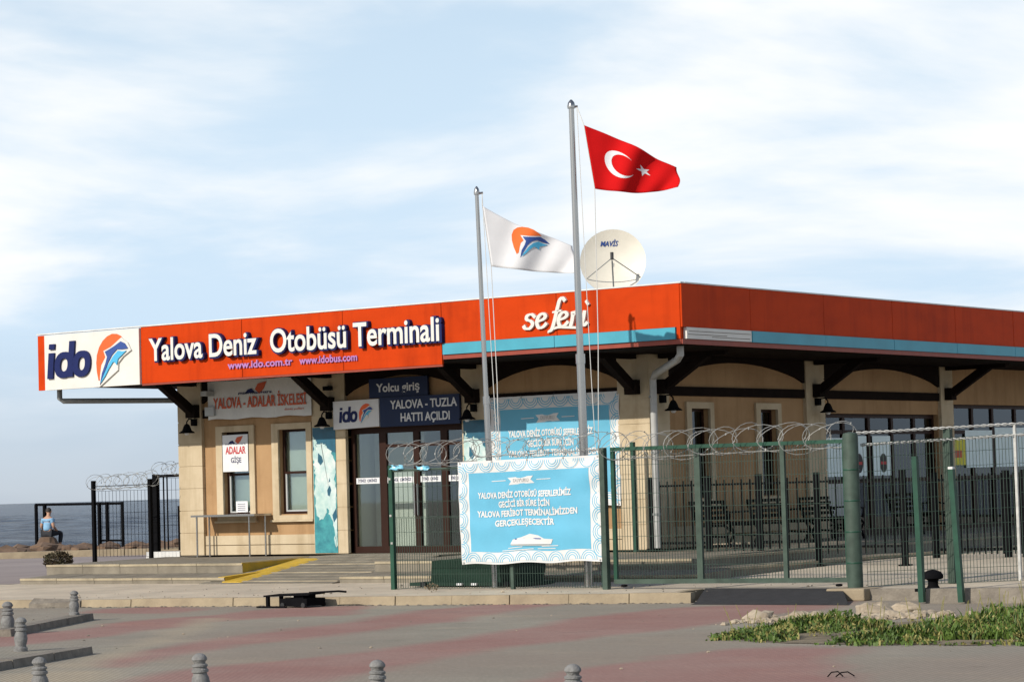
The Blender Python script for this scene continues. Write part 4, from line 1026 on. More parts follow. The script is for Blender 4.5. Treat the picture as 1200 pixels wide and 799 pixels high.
def crescent():
    m = MB(); n = len(out)
    for sgn in (1, -1):
        for i in range(n-1):
            a, b = out[i], out[i+1]; c, d = inn[n-2-i], inn[n-1-i]
            for k in range(3):
                L2 = lambda p, q, t: (p[0]+(q[0]-p[0])*t, p[1]+(q[1]-p[1])*t)
                q = [L2(a,d,k/3), L2(b,c,k/3), L2(b,c,(k+1)/3), L2(a,d,(k+1)/3)]
                m.add([fn(u, v, .006*sgn) for u, v in q], [(0,1,2,3)])
    m.build('crescent', 'cloth_white', o, True)
crescent()
st = []
for i in range(10):
    r = .13 if i % 2 == 0 else .05; a = pi + i*pi/5; st.append((.605 + r*cos(a)/1.5, .5 + r*sin(a)))
applique(st, fn, 'star', 'cloth_white', o)
o, fn = flag('company_flag', 'white flag with orange sun and blue dolphin flying from the shorter pole', (-1.585,-3.45,6.36), (.14-.62,-3.45+1.0,5.68), (.17-.62,-3.45+1.0,5.22), (-1.44,-3.45,5.36), 'cloth_white', .075, sag=(.02,-.05))
F2 = lambda pts: [(.52 + x*.46, .66 + y*.74) for x, y in pts]
applique(F2(LG_SUN), fn, 'emblem_sun', 'flag_orange', o, .005)
applique(F2(LG_BACK), fn, 'emblem_back', 'logo_navy', o, .009)
applique(F2(LG_BODY), fn, 'emblem_body', 'logo_blue', o, .013)
for par, top, a, b, lo in ((t2, top2, (.46,-3.45,7.47), (.63,-3.45,6.44), (.50,-3.42,1.6)), (t1, top1, (-1.585,-3.45,6.36), (-1.44,-3.45,5.36), (-1.42,-3.42,1.6))):
    MB().tube([top + Vector((.08,.04,.02)), a], .008, 5).build('halyard', 'paper_dull', par); MB().tube([a, b], .006, 5).build('halyard', 'paper_dull', par)
    MB().tube([b, ((Vector(b)+Vector(lo))/2 + Vector((.03,0,0))), lo], .007, 5).build('halyard', 'paper_dull', par); MB().tube([top + Vector((.08,.04,.0)), (top.x+.2, top.y+.03, 3.5), lo], .006, 5).build('halyard', 'paper_dull', par)

# ------------------------------------------------------------------ fences
def mesh_panel(name, m, parent, P0, P1, z0, z1, dv=.05, dh=.2, r=.0032, z0b=None, z1b=None):
    P0 = Vector((*P0, 0)); P1 = Vector((*P1, 0)); L_ = (P1-P0).length; d = (P1-P0)/L_; mb = MB(); n = int(L_/dv)
    z0b = z0 if z0b is None else z0b; z1b = z1 if z1b is None else z1b
    nrm = Vector((-d.y, d.x, 0))
    def quadwire(a, b):
        mb.bar(a, b, r*2)
    for i in range(n+1):
        t = i/n; p = P0 + d*(L_*t); quadwire(p + Vector((0,0,z0+(z0b-z0)*t)), p + Vector((0,0,z1+(z1b-z1)*t)))
    k = int((z1-z0)/dh)
    for j in range(k+1):
        t = j/k; quadwire(P0 + nrm*r*1.5 + Vector((0,0,z0+(z1-z0)*t)), P1 + nrm*r*1.5 + Vector((0,0,z0b+(z1b-z0b)*t)))
    return stuff(mb.build(name, m, parent))
def razor(parent, P0, P1, zc, zc1, rad, pitch, m='galv', r=.007, barbs=True, squash=1.0, seed=1):
    rr = random.Random(seed)
    P0 = Vector((*P0, zc)); P1 = Vector((*P1, zc1)); L_ = (P1-P0).length; d = (P1-P0)/L_; nrm = Vector((-d.y, d.x, 0)).normalized()
    turns = L_/pitch; n = int(turns*18); pts = []
    for i in range(n+1):
        a = 2*pi*i/18; wob = 1 + .12*sin(i*.13) + .06*sin(i*.41)
        p = P0 + d*(L_*i/n) + d*(pitch*.55*sin(a*1.0+1.2)) + nrm*(rad*cos(a)*wob) + Vector((0,0,1))*(rad*sin(a)*wob*squash + .02*sin(i*.07))
        pts.append(p)
    mb = MB().tube(pts, r, 4)
    # second strand wound the other way and clipped to the first, pulled about by hand
    pts2 = []
    for i in range(n+1):
        a = -2*pi*i/18 + .9; wob = 1 + .16*sin(i*.17+1) + .09*sin(i*.53)
        pts2.append(P0 + d*(L_*i/n) + d*(pitch*.55*sin(a+1.2)) + nrm*(rad*cos(a)*wob) + Vector((0,0,1))*(rad*sin(a)*wob*squash*.95 + .03*sin(i*.09+2)))
    mb.tube(pts2, r, 4); pts = pts + pts2; n = len(pts) - 1
    if barbs:
        for i in range(0, n, 3):
            q = pts[i]; e = Vector((rr.uniform(-1,1), rr.uniform(-1,1), rr.uniform(-1,1))).normalized()*.028; f = e.cross(Vector((0,0,1))).normalized()*.012
            mb.add([q-e, q+f, q+e, q-f], [(0,1,2,3)])
    # the strand the coil is clipped to
    mb.tube([P0 - Vector((0,0,rad*.9)), P1 - Vector((0,0,rad*.9))], .006, 4)
    return stuff(mb.build('razor_wire', m, parent))
GY = -3.9; GZ = .162
def green_fence():
    t = thing('green_fence', 'green mesh fence with razor wire behind the announcement banner', 'fence', (-1.2, GY, GZ))
    for x, w, z1 in ((-3.27,.075,2.19),(.92,.09,2.33)): MB().box(x-w/2, x+w/2, GY-w/2, GY+w/2, GZ-.02, z1).build('post', 'green', t)
    for x in (-.86,): MB().box(x-.03, x+.03, GY-.03, GY+.03, GZ-.02, 2.15).build('post', 'green_pale', t)
    mesh_panel('mesh_panel', 'green_mesh', t, (-3.23,GY), (.88,GY), GZ+.02, 1.32); mesh_panel('mesh_panel', 'green_mesh', t, (-3.23,GY), (.88,GY), 1.34, 2.08, .10, .24)
    MB().tube([(-3.27,GY,2.10),(.92,GY,2.14)], .018, 6).build('top_rail', 'green_pale', t)
    razor(t, (-3.2,GY), (-1.5,GY), 2.36, 2.38, .19, .34, seed=3, r=.0055); razor(t, (-1.5,GY), (.95,GY), 2.40, 2.44, .14, .34, seed=4, r=.005)
    for x, z in ((-3.27,1.95),(-3.27,1.35),(-3.26,.9)): MB().box(x-.02,x+.02,GY-.05,GY-.036,z,z+.035).build('clip', 'galv', t)
green_fence()
def gate():
    t = thing('sliding_gate', 'wide green mesh gate with razor wire coil between two green posts', 'gate', (3.1, GY, GZ))
    x0, x1 = 1.08, 5.20
    MB().bar((x0,GY,2.315),(x1,GY,2.30),.06,.055).build('top_rail', 'green', t); MB().bar((x0,GY,.275),(x1,GY,.285),.06,.07).build('bottom_rail', 'green_pale', t)
    for x, w, m in ((1.11,.06,'green'),(2.645,.10,'green_pale'),(4.13,.07,'green_pale'),(5.17,.06,'green')): MB().box(x-w/2, x+w/2, GY-.028, GY+.028, .31, 2.285 if x != 2.645 else 2.29).build('stile', m, t)
    mesh_panel('mesh_panel', 'green_mesh', t, (1.14,GY), (2.595,GY), .31, 2.28, .05, .2); mesh_panel('mesh_panel', 'green_mesh', t, (2.695,GY), (4.095,GY), .31, 2.28, .05, .2); mesh_panel('mesh_panel', 'green_mesh', t, (4.165,GY), (5.14,GY), .31, 2.28, .05, .2)
    razor(t, (1.0,GY), (5.2,GY), 2.34, 2.40, .205, .40, seed=5, r=.0055)
    for x in (1.25, 5.0): MB().lathe([(.02,0),(.05,.005),(.05,.035),(.02,.04)], 10, (x, GY, .19)).build('roller', 'black', t)
    # posts that hold it
    a = tag(MB().box(1.0-.045,1.0+.045,GY-.16,GY-.06,GZ-.01,2.34).build('gate_post','green_pale',bevel=.006), 'slim faded green post beside the announcement banner', 'post')
    a = thing('gate_post', 'stout round green gate post standing on the concrete block', 'post', (5.28, GY-.02, .17))
    MB().lathe([(.115,0),(.115,2.2),(.10,2.24),(.02,2.26)], 16, (5.28,GY-.02,.17)).build('shaft', 'green_pale', a, True)
    for z in (.35,.8,1.25,1.7): MB().lathe([(.117,0),(.120,.006),(.120,.016),(.117,.022)], 16, (5.28,GY-.02,.17+z)).build('band', 'green', a, True)
gate()
def right_fence():
    t = thing('green_fence', 'green mesh fence with white twisted wires right of the stout gate post', 'fence', (6.2, -2.9, .2))
    A, Bp, Cp = (5.42,-3.80), (7.03,-2.1), (13.0, 4.2)
    post = MB().box(7.03-.020,7.03+.020,-2.12,-2.08,.17,2.50).build('post', 'wire_pale', t)
    MB().box(6.28-.055,6.28+.055,-2.83,-2.73,.18,2.45).build('post', 'green_pale', t)
    MB().box(9.0,9.08,-.05,.03,.2,2.5).build('post', 'green_pale', t)
    mesh_panel('mesh_panel', 'green_mesh', t, A, Bp, .19, 2.26, .05, .2, z1b=2.34); mesh_panel('mesh_panel', 'green_mesh', t, (7.07,-2.06), (9.02,-.03), .19, 2.34, .05, .2)
    # twisted wire strands
    def twist(a, b, r):
        a, b = Vector(a), Vector(b); n = int((b-a).length/.03); d = (b-a).normalized(); x = d.orthogonal().normalized(); y = d.cross(x); m = MB()
        for ph in (0, pi): m.tube([a + (b-a)*i/n + (x*cos(i*.9+ph)+y*sin(i*.9+ph))*r for i in range(n+1)], r*.75, 4)
        m.build('twisted_wire', 'wire_pale', t)
    twist((A[0]-.1,A[1],2.41),(7.05,-2.1,2.485),.014); twist((A[0]-.05,A[1]+.02,2.235),(7.05,-2.1,2.32),.014)
    twist((7.05,-2.1,2.485),(9.05,0,2.49),.014); twist((7.05,-2.1,2.32),(9.05,0,2.33),.014)
right_fence()
for (a, b, lab) in (((6.90,-5.0,.02),(6.87,-5.0,2.0),'thin green post leaning slightly beside the black mooring bollard'), ((7.50,-5.0,.02),(7.42,-5.0,1.84),'thin green post with a white cap at the edge of the weeds')):
    t = thing('fence_post', lab, 'post', a); MB().bar(a, b, .075, .075).build('shaft', 'green', t)
    MB().bar(Vector(b)+Vector((0,0,.001)), Vector(b)+Vector((0,0,.035)), .07, .07).build('cap', 'white_metal' if b[0] > 7 else 'green', t)
tag(MB().box(-2.14-.035,-2.14+.035,1.60,1.67,.56,2.52).build('fence_post','green'), 'dark green steel post standing against the corner pilaster', 'post')

# blue plastic caught on the wire
def scrap(x, z, lab, s):
    rr = random.Random(s); vs = []; fs = []; n = 6
    for j in range(4):
        for i in range(n): vs.append((x + (i/(n-1)-.5)*.26 + rr.uniform(-.02,.02), GY-.05 + rr.uniform(-.04,.04), z + (j/3-.5)*.09*(1-.6*abs(i/(n-1)-.5)) + rr.uniform(-.015,.015)))
    for j in range(3):
        for i in range(n-1): a = j*n+i; fs.append((a, a+1, a+n+1, a+n))
    o = MB().add(vs, fs).build('plastic_scrap', 'bag_blue', None, True); o.modifiers.new('s', 'SOLIDIFY').thickness = .004
    tag(o, lab, 'litter')
scrap(-3.13, 2.15, 'torn blue plastic scrap caught on top of the green fence corner post', 2); scrap(-2.58, 2.13, 'torn blue plastic scrap hanging from the razor wire beside the banner', 5)

# black railing between the gate and the terminal
def railing():
    t = thing('black_railing', 'black iron railing with upright bars in front of the terminal corner', 'railing', (0.5, 2.0, .4))
    posts = ((-1.97,.58),(-.79,.52),(.25,.36),(1.40,.26),(3.05,.26)); Y = 1.95; ZT = 1.88
    for x, zb in posts:
        MB().box(x-.045, x+.045, Y-.045, Y+.045, zb, ZT).build('post', 'black', t); MB().box(x-.09, x+.09, Y-.09, Y+.09, zb, zb+.03).build('foot', 'black', t)
    bar = MB().box(-.011,.011,-.011,.011,0,1).mesh('bar', 'black')
    for i in range(len(posts)-1):
        (xa, za), (xb, zb) = posts[i], posts[i+1]
        lo = max(za, zb) + .10 if i < 2 else max(za, zb) + .32
        MB().box(xa+.046, xb-.046, Y-.018, Y+.018, 1.70, 1.735).build('rail', 'black', t); MB().box(xa+.046, xb-.046, Y-.018, Y+.018, lo, lo+.04).build('rail', 'black', t)
        n = max(2, int((xb-xa)/.165))
        for k in range(1, n):
            x = xa + (xb-xa)*k/n; o = link('bar', bar, t, (x, Y, lo - .10)); o.scale = (1, 1, 1.80 - lo + .10)
    t2_ = thing('black_railing', 'black iron railing of close set bars behind the stout gate post', 'railing', (3.4, 4.7, .3))
    posts = ((2.24,.30),(3.64,.30),(3.98,.30)); Y = 4.7
    for x, zb in posts: MB().box(x-.05, x+.05, Y-.05, Y+.05, zb, 1.82).build('post', 'black', t2_)
    MB().box(2.29,5.6,Y-.02,Y+.02,1.66,1.70).build('rail', 'black', t2_); MB().box(2.29,5.6,Y-.02,Y+.02,.42,.47).build('rail', 'black', t2_)
    for k in range(28):
        x = 2.4 + k*.115
        if min(abs(x-3.64), abs(x-3.98)) < .07: continue
        o = link('bar', bar, t2_, (x, Y, .36)); o.scale = (1, 1, 1.42)
railing()

# black fence at the seaward end of the terminal
def left_fence():
    t = thing('black_mesh_fence', 'black mesh fence with razor wire at the seaward end of the terminal', 'fence', (-14.6, 1.4, .58))
    for x in (-15.35, -13.75): MB().box(x-.035,x+.035,1.365,1.435,.28 if x < -14.4 else .56,2.17).build('post', 'black', t)
    mesh_panel('mesh_panel', 'black', t, (-15.31,1.4), (-13.79,1.4), .60, 1.95, .10, .22, .003)
    MB().tube([(-15.35,1.4,2.05),(-13.75,1.4,2.06)], .008, 5).build('strand', 'black', t)
    razor(t, (-15.4,1.4), (-13.6,1.4), 2.12, 2.16, .15, .26, 'galv', .004, seed=8)
    g = thing('black_gate', 'narrow black framed gate between the mesh fence and the terminal wall', 'gate', (-14.3, 2.6, .58))
    MB().box(-14.78,-14.66,2.55,2.65,.28,2.27).build('post', 'black', g); MB().box(-14.66,-13.5,2.57,2.63,2.20,2.26).build('top_rail', 'black', g); MB().box(-14.09,-14.02,2.57,2.63,.68,1.6).build('stile', 'black', g)
    for x in (-14.5,-14.4): MB().box(x-.012,x+.012,2.59,2.61,.7,2.2).build('bar', 'black', g)
    MB().box(-14.85,-13.9,2.4,2.8,.30,.66).build('threshold', 'white_metal', g)
    mesh_panel('mesh_panel', 'black', g, (-14.64,2.6), (-13.55,2.6), .72, 2.18, .11, .22, .003)
    razor(g, (-14.7,2.6), (-13.5,2.6), 2.36, 2.38, .14, .27, 'galv', .004, seed=9)
left_fence()

# ------------------------------------------------------------------ shore: low wall, rocks, railing, person
def shore():
    a = S0 - NS*.4; m = MB()
    o = MB()
    t = thing('sea_wall', 'low pale wall along the water behind the terminal', 'wall', tuple(a))
    for k in range(-8, 26):
        p = a + U*(k*2.0+.01); q = a + U*(k*2.0+1.99); h = .20 + .02*sin(k*1.7)
        MB().hexa([p, q, q+NS*.45, p+NS*.45], [v + Vector((0,0,h+.015*(k % 2 == 0))) for v in (p, q, q+NS*.45, p+NS*.45)]).build('wall_block', 'kerb', t)
    # rock bank
    rr = random.Random(3); rk = MB()
    for k in range(1100):
        s = rr.uniform(-20, 50); d = rr.uniform(.5, 9.5); c = a + U*s + NS*d; c.z = .16 - max(0, d-5.5)*.30 + rr.uniform(-.12,.06); sz = rr.uniform(.22, .5)
        n = 7; vs = [c + Vector((0,0,sz*.55)), c - Vector((0,0,sz*.5))]
        for zz in (-.15, .25):
            for i in range(n): vs.append(c + Vector((cos(2*pi*i/n)*rr.uniform(.7,1.1), sin(2*pi*i/n)*rr.uniform(.7,1.1), zz + rr.uniform(-.15,.15)))*sz)
        fs = []
        for i in range(n): j = (i+1) % n; fs += [(2+i, 2+j, 2+n+j, 2+n+i), (2+n+i, 2+n+j, 0), (2+j, 2+i, 1)]
        rk.add(vs, fs)
    tag(stuff(rk.build('shore_rocks', 'shore_rock')), 'brown boulders heaped along the water edge', 'rocks')
    bank = [a + U*-60 + NS*.3, a + U*80 + NS*.3, a + U*80 + NS*12, a + U*-60 + NS*12]
    MBk = MB().add([bank[0]+Vector((0,0,.1)), bank[1]+Vector((0,0,.1)), bank[2]+Vector((0,0,-2.2)), bank[3]+Vector((0,0,-2.2))], [(0,1,2,3)]); struct(MBk.build('shore_bank', 'shore_rock'))
shore()
def sea_railing():
    c0 = Vector((-45.7, 29.07, .2)); t = thing('sea_railing', 'black steel frame railing at the water edge behind the seated person', 'railing', tuple(c0))
    def P(px): return c0 + U*((px - 42)/32.7)      # spacing along the rail in metres
    for px, w in ((42,.08),(52,.11),(116,.11),(125,.09),(143,.07)):
        p = P(px); MB().bar(p + Vector((0,0,-.2)), p + Vector((0,0,1.50)), w, .1).build('post', 'black', t)
    MB().bar(P(41)+Vector((0,0,1.48)), P(144)+Vector((0,0,1.44)), .06, .09).build('top_rail', 'black', t); MB().bar(P(116)+Vector((0,0,.14)), P(143)+Vector((0,0,.12)), .05, .07).build('bottom_rail', 'black', t)
sea_railing()

def skin_mesh(name, verts, edges, radii, m, parent, sub=2, root=0):
    me = bpy.data.meshes.new(name); me.from_pydata(verts, edges, []); me.materials.append(M[m])
    o = bpy.data.objects.new(name, me); col.objects.link(o)
    o.modifiers.new('skin', 'SKIN'); sd = o.modifiers.new('sub', 'SUBSURF'); sd.levels = sub; sd.render_levels = sub
    if not me.skin_vertices: me.skin_vertices.new(name='')
    for i, r in enumerate(radii):
        me.skin_vertices[0].data[i].radius = (r, r) if not isinstance(r, tuple) else r; me.skin_vertices[0].data[i].use_root = (i == root)
    dg = bpy.context.evaluated_depsgraph_get(); res = bpy.data.meshes.new_from_object(o.evaluated_get(dg)); bpy.data.objects.remove(o)
    res.name = name; res.shade_smooth(); 
    if not res.materials: res.materials.append(M[m])
    return res
def person():
    # built upright at the origin facing +Y, seat at z = 0.5, then turned
    t = thing('person', 'person in light blue shirt and dark trousers sitting on a rock facing the sea', 'person')
    parts = []
    # whole body as one surface
    V = [(0,0,.60),(0,.0,.78),(0,.03,.98),(0,.04,1.12),(0,.06,1.20),(0,.09,1.30),(0,.10,1.40),
         (.19,.02,1.06),(.27,-.02,.82),(.24,.20,.68),(.20,.28,.66), (-.19,.02,1.06),(-.27,-.02,.82),(-.24,.20,.68),(-.20,.28,.66),
         (.11,.06,.58),(.24,.46,.60),(.22,.40,.18),(.24,.54,.10), (-.11,.06,.58),(-.22,.46,.62),(-.20,.42,.18),(-.22,.56,.10)]
    E = [(0,1),(1,2),(2,3),(3,4),(4,5),(5,6),(3,7),(7,8),(8,9),(9,10),(3,11),(11,12),(12,13),(13,14),(0,15),(15,16),(16,17),(17,18),(0,19),(19,20),(20,21),(21,22)]
    r = [(.16,.13),(.15,.12),(.17,.12),(.12,.10),.058,.092,.075,.075,.055,.042,.04,.075,.055,.042,.04,.10,.075,.055,.05,.10,.075,.055,.05]
    body = skin_mesh('body', V, E, r, 'skin', t); parts.append(link('body', body))
    V = [(0,0,.64),(0,0,.78),(0,.03,.98),(0,.04,1.11),(.19,.02,1.05),(.245,-.01,.90),(-.19,.02,1.05),(-.245,-.01,.90)]
    parts.append(link('shirt', skin_mesh('shirt', V, [(0,1),(1,2),(2,3),(3,4),(4,5),(3,6),(6,7)], [(.185,.15),(.175,.142),(.195,.145),(.135,.12),.10,.075,.10,.075], 'shirt', t)))
    V = [(0,0,.60),(.12,.06,.58),(.24,.46,.60),(.22,.40,.22),(-.12,.06,.58),(-.22,.46,.62),(-.20,.42,.22)]
    parts.append(link('trousers', skin_mesh('trousers', V, [(0,1),(1,2),(2,3),(0,4),(4,5),(5,6)], [(.19,.15),.125,.092,.075,.125,.092,.075], 'trousers', t)))
    h = MB(); vs = []; fs = []
    for j in range(6):
        for i in range(14):
            th = 2*pi*i/14; ph = (j/5)*1.75; rr_ = .108
            vs.append((rr_*sin(ph)*cos(th), .085 + rr_*sin(ph)*sin(th) - .018*(j/5), 1.375 + rr_*1.12*cos(ph) - (.0 if sin(th) < .3 else .0)))
    for j in range(5):
        for i in range(14): a = j*14+i; b = j*14+(i+1)%14; fs.append((a,b,b+14,a+14))
    parts.append(h.add(vs, fs).build('hair', 'hair', None, True))
    for s in (-1, 1): parts.append(MB().lathe([(.012,-.03),(.022,-.01),(.024,.02),(.012,.04)], 8, (s*.098,.085,1.34)).build('ear', 'skin', None, True))
    for s in (-1, 1):
        parts.append(MB().hexa([(s*.21-.05,.40,.02),(s*.21+.05,.40,.02),(s*.21+.05,.66,.02),(s*.21-.05,.66,.02)],[(s*.21-.045,.40,.12),(s*.21+.045,.40,.12),(s*.21+.045,.66,.06),(s*.21-.045,.66,.06)]).build('shoe','black_soft',None,bevel=.02))
    fig = MB()
    for s in (-1, 1):
        for k in range(5):
            a = Vector((s*(.20-.012*k), .30+.004*k, .665-.004*k)); fig.tube([a, a+Vector((-s*.01,.05,.005)), a+Vector((-s*.02,.075,-.02))], [.010,.009,.007], 5)
    parts.append(fig.build('fingers', 'skin', None, True))
    for p in parts: p.parent = t
    p0 = Vector((-45.18, 29.40, 0)) - Vector((-.585,.81,0))*1.2
    t.location = (p0.x, p0.y, .08); t.rotation_euler.z = radians(8)
    # the rock he sits on
    rr = random.Random(11); c = Vector((p0.x, p0.y, .30)); vs = []; n = 10; fs = []
    for j, (zz, rad) in enumerate(((-.34,.40),(-.05,.40),(.19,.30),(.24,.20))):
        for i in range(n): vs.append(c + Vector((cos(2*pi*i/n)*rad*rr.uniform(.9,1.1), sin(2*pi*i/n)*rad*rr.uniform(.9,1.1), zz + (rr.uniform(-.03,.03) if j < 3 else 0))))
    for j in range(3):
        for i in range(n): a = j*n+i; b = j*n+(i+1)%n; fs.append((a,b,b+n,a+n))
    fs.append(tuple(range(3*n, 4*n)))
    tag(MB().add(vs, fs).build('boulder', 'shore_rock'), 'brown boulder under the seated person at the water edge', 'rock')
person()

# ------------------------------------------------------------------ bollards and loose kerbs
def bollards():
    k = .74
    prof = [(.112,0),(.112,.045),(.092,.055),(.088,.075),(.102,.12),(.108,.16),(.098,.205),(.080,.235),(.078,.248),(.098,.255),(.098,.276),(.082,.284),(.078,.296),(.092,.302),(.092,.316),(.066,.328),(.070,.345),(.090,.362),(.088,.378),(.070,.398),(.04,.414),(.006,.42)]
    me = MB().lathe([(r*k, z*.95) for r, z in prof], 20).mesh('bollard', 'bollard', True)
    row = 'stone bollards along the plaza edge'
    first = None
    def put(x, y, z, s, lab, grp):
        o = link('bollard', me, None, (x, y, z), R.uniform(0, 6)); o.scale = (s, s, s*R.uniform(.96,1.03)); o.rotation_euler.x = R.uniform(-.03,.03); o.rotation_euler.y = R.uniform(-.03,.03); tag(o, lab, 'bollard', grp)
    put(6.56,-21.38,0,1.0,'grey turned stone bollard nearest the empty kerb strip in the paving row',row); put(8.17,-21.03,0,1.02,'grey turned stone bollard second from the empty kerb strip in the paving row',row)
    put(10.26,-21.21,0,1.0,'grey turned stone bollard third from the empty kerb strip in the paving row',row); put(12.23,-21.26,0,1.0,'grey turned stone bollard at the weed patch end of the paving row',row)
    put(-4.2,-10.28,.09,.93,'grey stone bollard on the far end of a low kerb strip',None)
    put(-2.5,-13.2,0,1.12,'grey stone bollard at the near end of the kerb strip carrying another bollard',None)
    put(.62,-15.95,0,1.0,'grey stone bollard standing alone between two low kerb strips',None)
    def strip(a, b, w, h, lab):
        a, b = Vector(a), Vector(b); d = (b-a).normalized(); n = Vector((-d.y, d.x, 0)); t = thing('kerb_strip', lab, 'kerb', tuple(a)); L_ = (b-a).length; c = 3
        for i in range(c):
            p = a + d*(L_*i/c + .01); q = a + d*(L_*(i+1)/c - .01); z = h + R.uniform(-.012,.012)
            MB().hexa([p-n*w, q-n*w, q+n*w, p+n*w], [p-n*w*.9+Vector((0,0,z)), q-n*w*.9+Vector((0,0,z)), q+n*w*.9+Vector((0,0,z)), p+n*w*.9+Vector((0,0,z))]).build('kerb_stone', 'oldkerb', t)
    strip((-2.2,-13.6,0),(-4.4,-9.85,0),.13,.09,'dirty concrete kerb strip with a bollard standing on its end'); strip((3.2,-19.3,0),(1.9,-16.2,0),.13,.09,'dirty concrete kerb strip with crumbling edge and nothing on it')
bollards()

# ------------------------------------------------------------------ trolley, bin, mooring bollard
def trolley():
    t = thing('flatbed_trolley', 'low black broken trolley lying at the kerb', 'trolley', (-3.3,-6.25,0))
    MB().hexa([(-3.88,-6.45,.165),(-2.95,-6.45,.19),(-2.95,-6.05,.20),(-3.88,-6.05,.175)], [(-3.88,-6.45,.19),(-2.95,-6.45,.215),(-2.95,-6.05,.225),(-3.88,-6.05,.20)]).build('deck', 'black', t)
    for x, y in ((-3.82,-6.41),(-3.82,-6.09)): MB().box(x-.025,x+.025,y-.025,y+.025,.004,.17).build('leg', 'black', t)
    MB().box(-3.50,-2.95,-6.5,-6.05,.03,.14).build('frame', 'black', t); MB().box(-3.3,-3.1,-6.4,-6.1,.14,.19).build('mount', 'black', t)
    MB().tube([(-3.1,-6.25,.222),(-2.55,-6.2,.245),(-2.40,-6.2,.235)], .018, 6).build('handle', 'black', t)
    for x, y in ((-3.42,-6.52),(-3.0,-6.52),(-3.42,-6.03),(-3.0,-6.03)): MB().tube([(x,y-.015,.042),(x,y+.015,.042)], .04, 10).build('wheel', 'black_soft', t)
    MB().box(-3.9,-3.3,-6.6,-6.56,.004,.03).build('fallen_bar', 'black', t)
trolley()
def bin_():
    t = thing('waste_skip', 'dark green low skip behind the fence under the banner', 'skip', (-2.2,-3.0,.175))
    MB().hexa([(-3.05,-3.2,.24),(-1.25,-3.2,.24),(-1.25,-2.5,.24),(-3.05,-2.5,.24)], [(-2.98,-3.25,.60),(-1.2,-3.25,.72),(-1.2,-2.45,.72),(-2.98,-2.45,.60)]).build('hopper', 'green_bin', t)
    MB().box(-3.42,-1.1,-3.3,-2.4,.19,.245).build('base', 'green_bin', t)
    for x in (-3.1,-1.4): MB().tube([(x,-3.36,.215),(x,-3.31,.215)], .05, 10).build('wheel', 'black_soft', t)
    for x in (-2.35,-2.05): MB().box(x-.05,x+.05,-3.36,-3.302,.20,.235).build('label_plate', 'paper', t)
bin_()
def mooring():
    t = thing('mooring_bollard', 'black mushroom shaped mooring bollard beside the thin green post', 'bollard', (6.62,-4.1,.16))
    c = (6.62,-4.1,.15)
    MB().lathe([(.10,.02),(.075,.06),(.07,.12),(.09,.15)], 14, c).build('stem', 'black', t, True); MB().lathe([(.10,.145),(.145,.16),(.15,.20),(.12,.25),(.05,.28),(.01,.285)], 16, c).build('cap', 'black', t, True)
    MB().box(c[0]-.2,c[0]+.24,c[1]-.18,c[1]+.18,.13,.172).build('base_plate', 'black', t)
mooring()

# ------------------------------------------------------------------ benches
def bench(y, lab):
    t = thing('bench', lab, 'bench', (-1.1, y, .59), 'iron benches along the side wall')
    L_ = 1.25
    for s in (-1, 1):
        yy = y + s*(L_/2 - .08)
        MB().tube([(-.72,yy,.60),(-.80,yy,.78),(-.72,yy,.90),(-.86,yy,1.0)], .028, 6).tube([(-1.42,yy,.60),(-1.30,yy,.80),(-1.40,yy,1.0),(-1.55,yy,1.42)], .028, 6).tube([(-.86,yy,.98),(-1.38,yy,.98)], .024, 6).tube([(-.80,yy,.78),(-1.30,yy,.80)], .022, 6).tube([(-.74,yy,1.0),(-.72,yy,1.18),(-.95,yy,1.22),(-1.46,yy,1.20)], .02, 6).build('end_frame', 'black', t)
    for k in range(4): x = -.82 - k*.15; MB().box(x-.055,x+.055,y-L_/2,y+L_/2,1.01,1.035).build('seat_slat', 'dark_wood', t)
    for k in range(4): z = 1.08 + k*.095; x = -1.43 - k*.028; MB().box(x-.014,x+.014,y-L_/2,y+L_/2,z,z+.06).build('back_slat', 'dark_wood', t)
bench(3.1, 'black iron bench between the drainpipe and the first side window'); bench(5.1, 'black iron bench between the two side windows'); bench(7.0, 'black iron bench beside the second side pilaster'); bench(10.6, 'black iron bench below the oval mark posters')
# white pebbles below the first bench
pb = MB(); rr = random.Random(5)
for k in range(26):
    c = Vector((-.9 + rr.uniform(-.12,.12), 2.25 + k*.055, .60)); pb.lathe([(.01,0),(.04,.015),(.045,.04),(.02,.07)], 6, c)
tag(stuff(pb.build('white_stones', 'limestone')), 'row of small white stones on the platform behind the railing', 'stones')

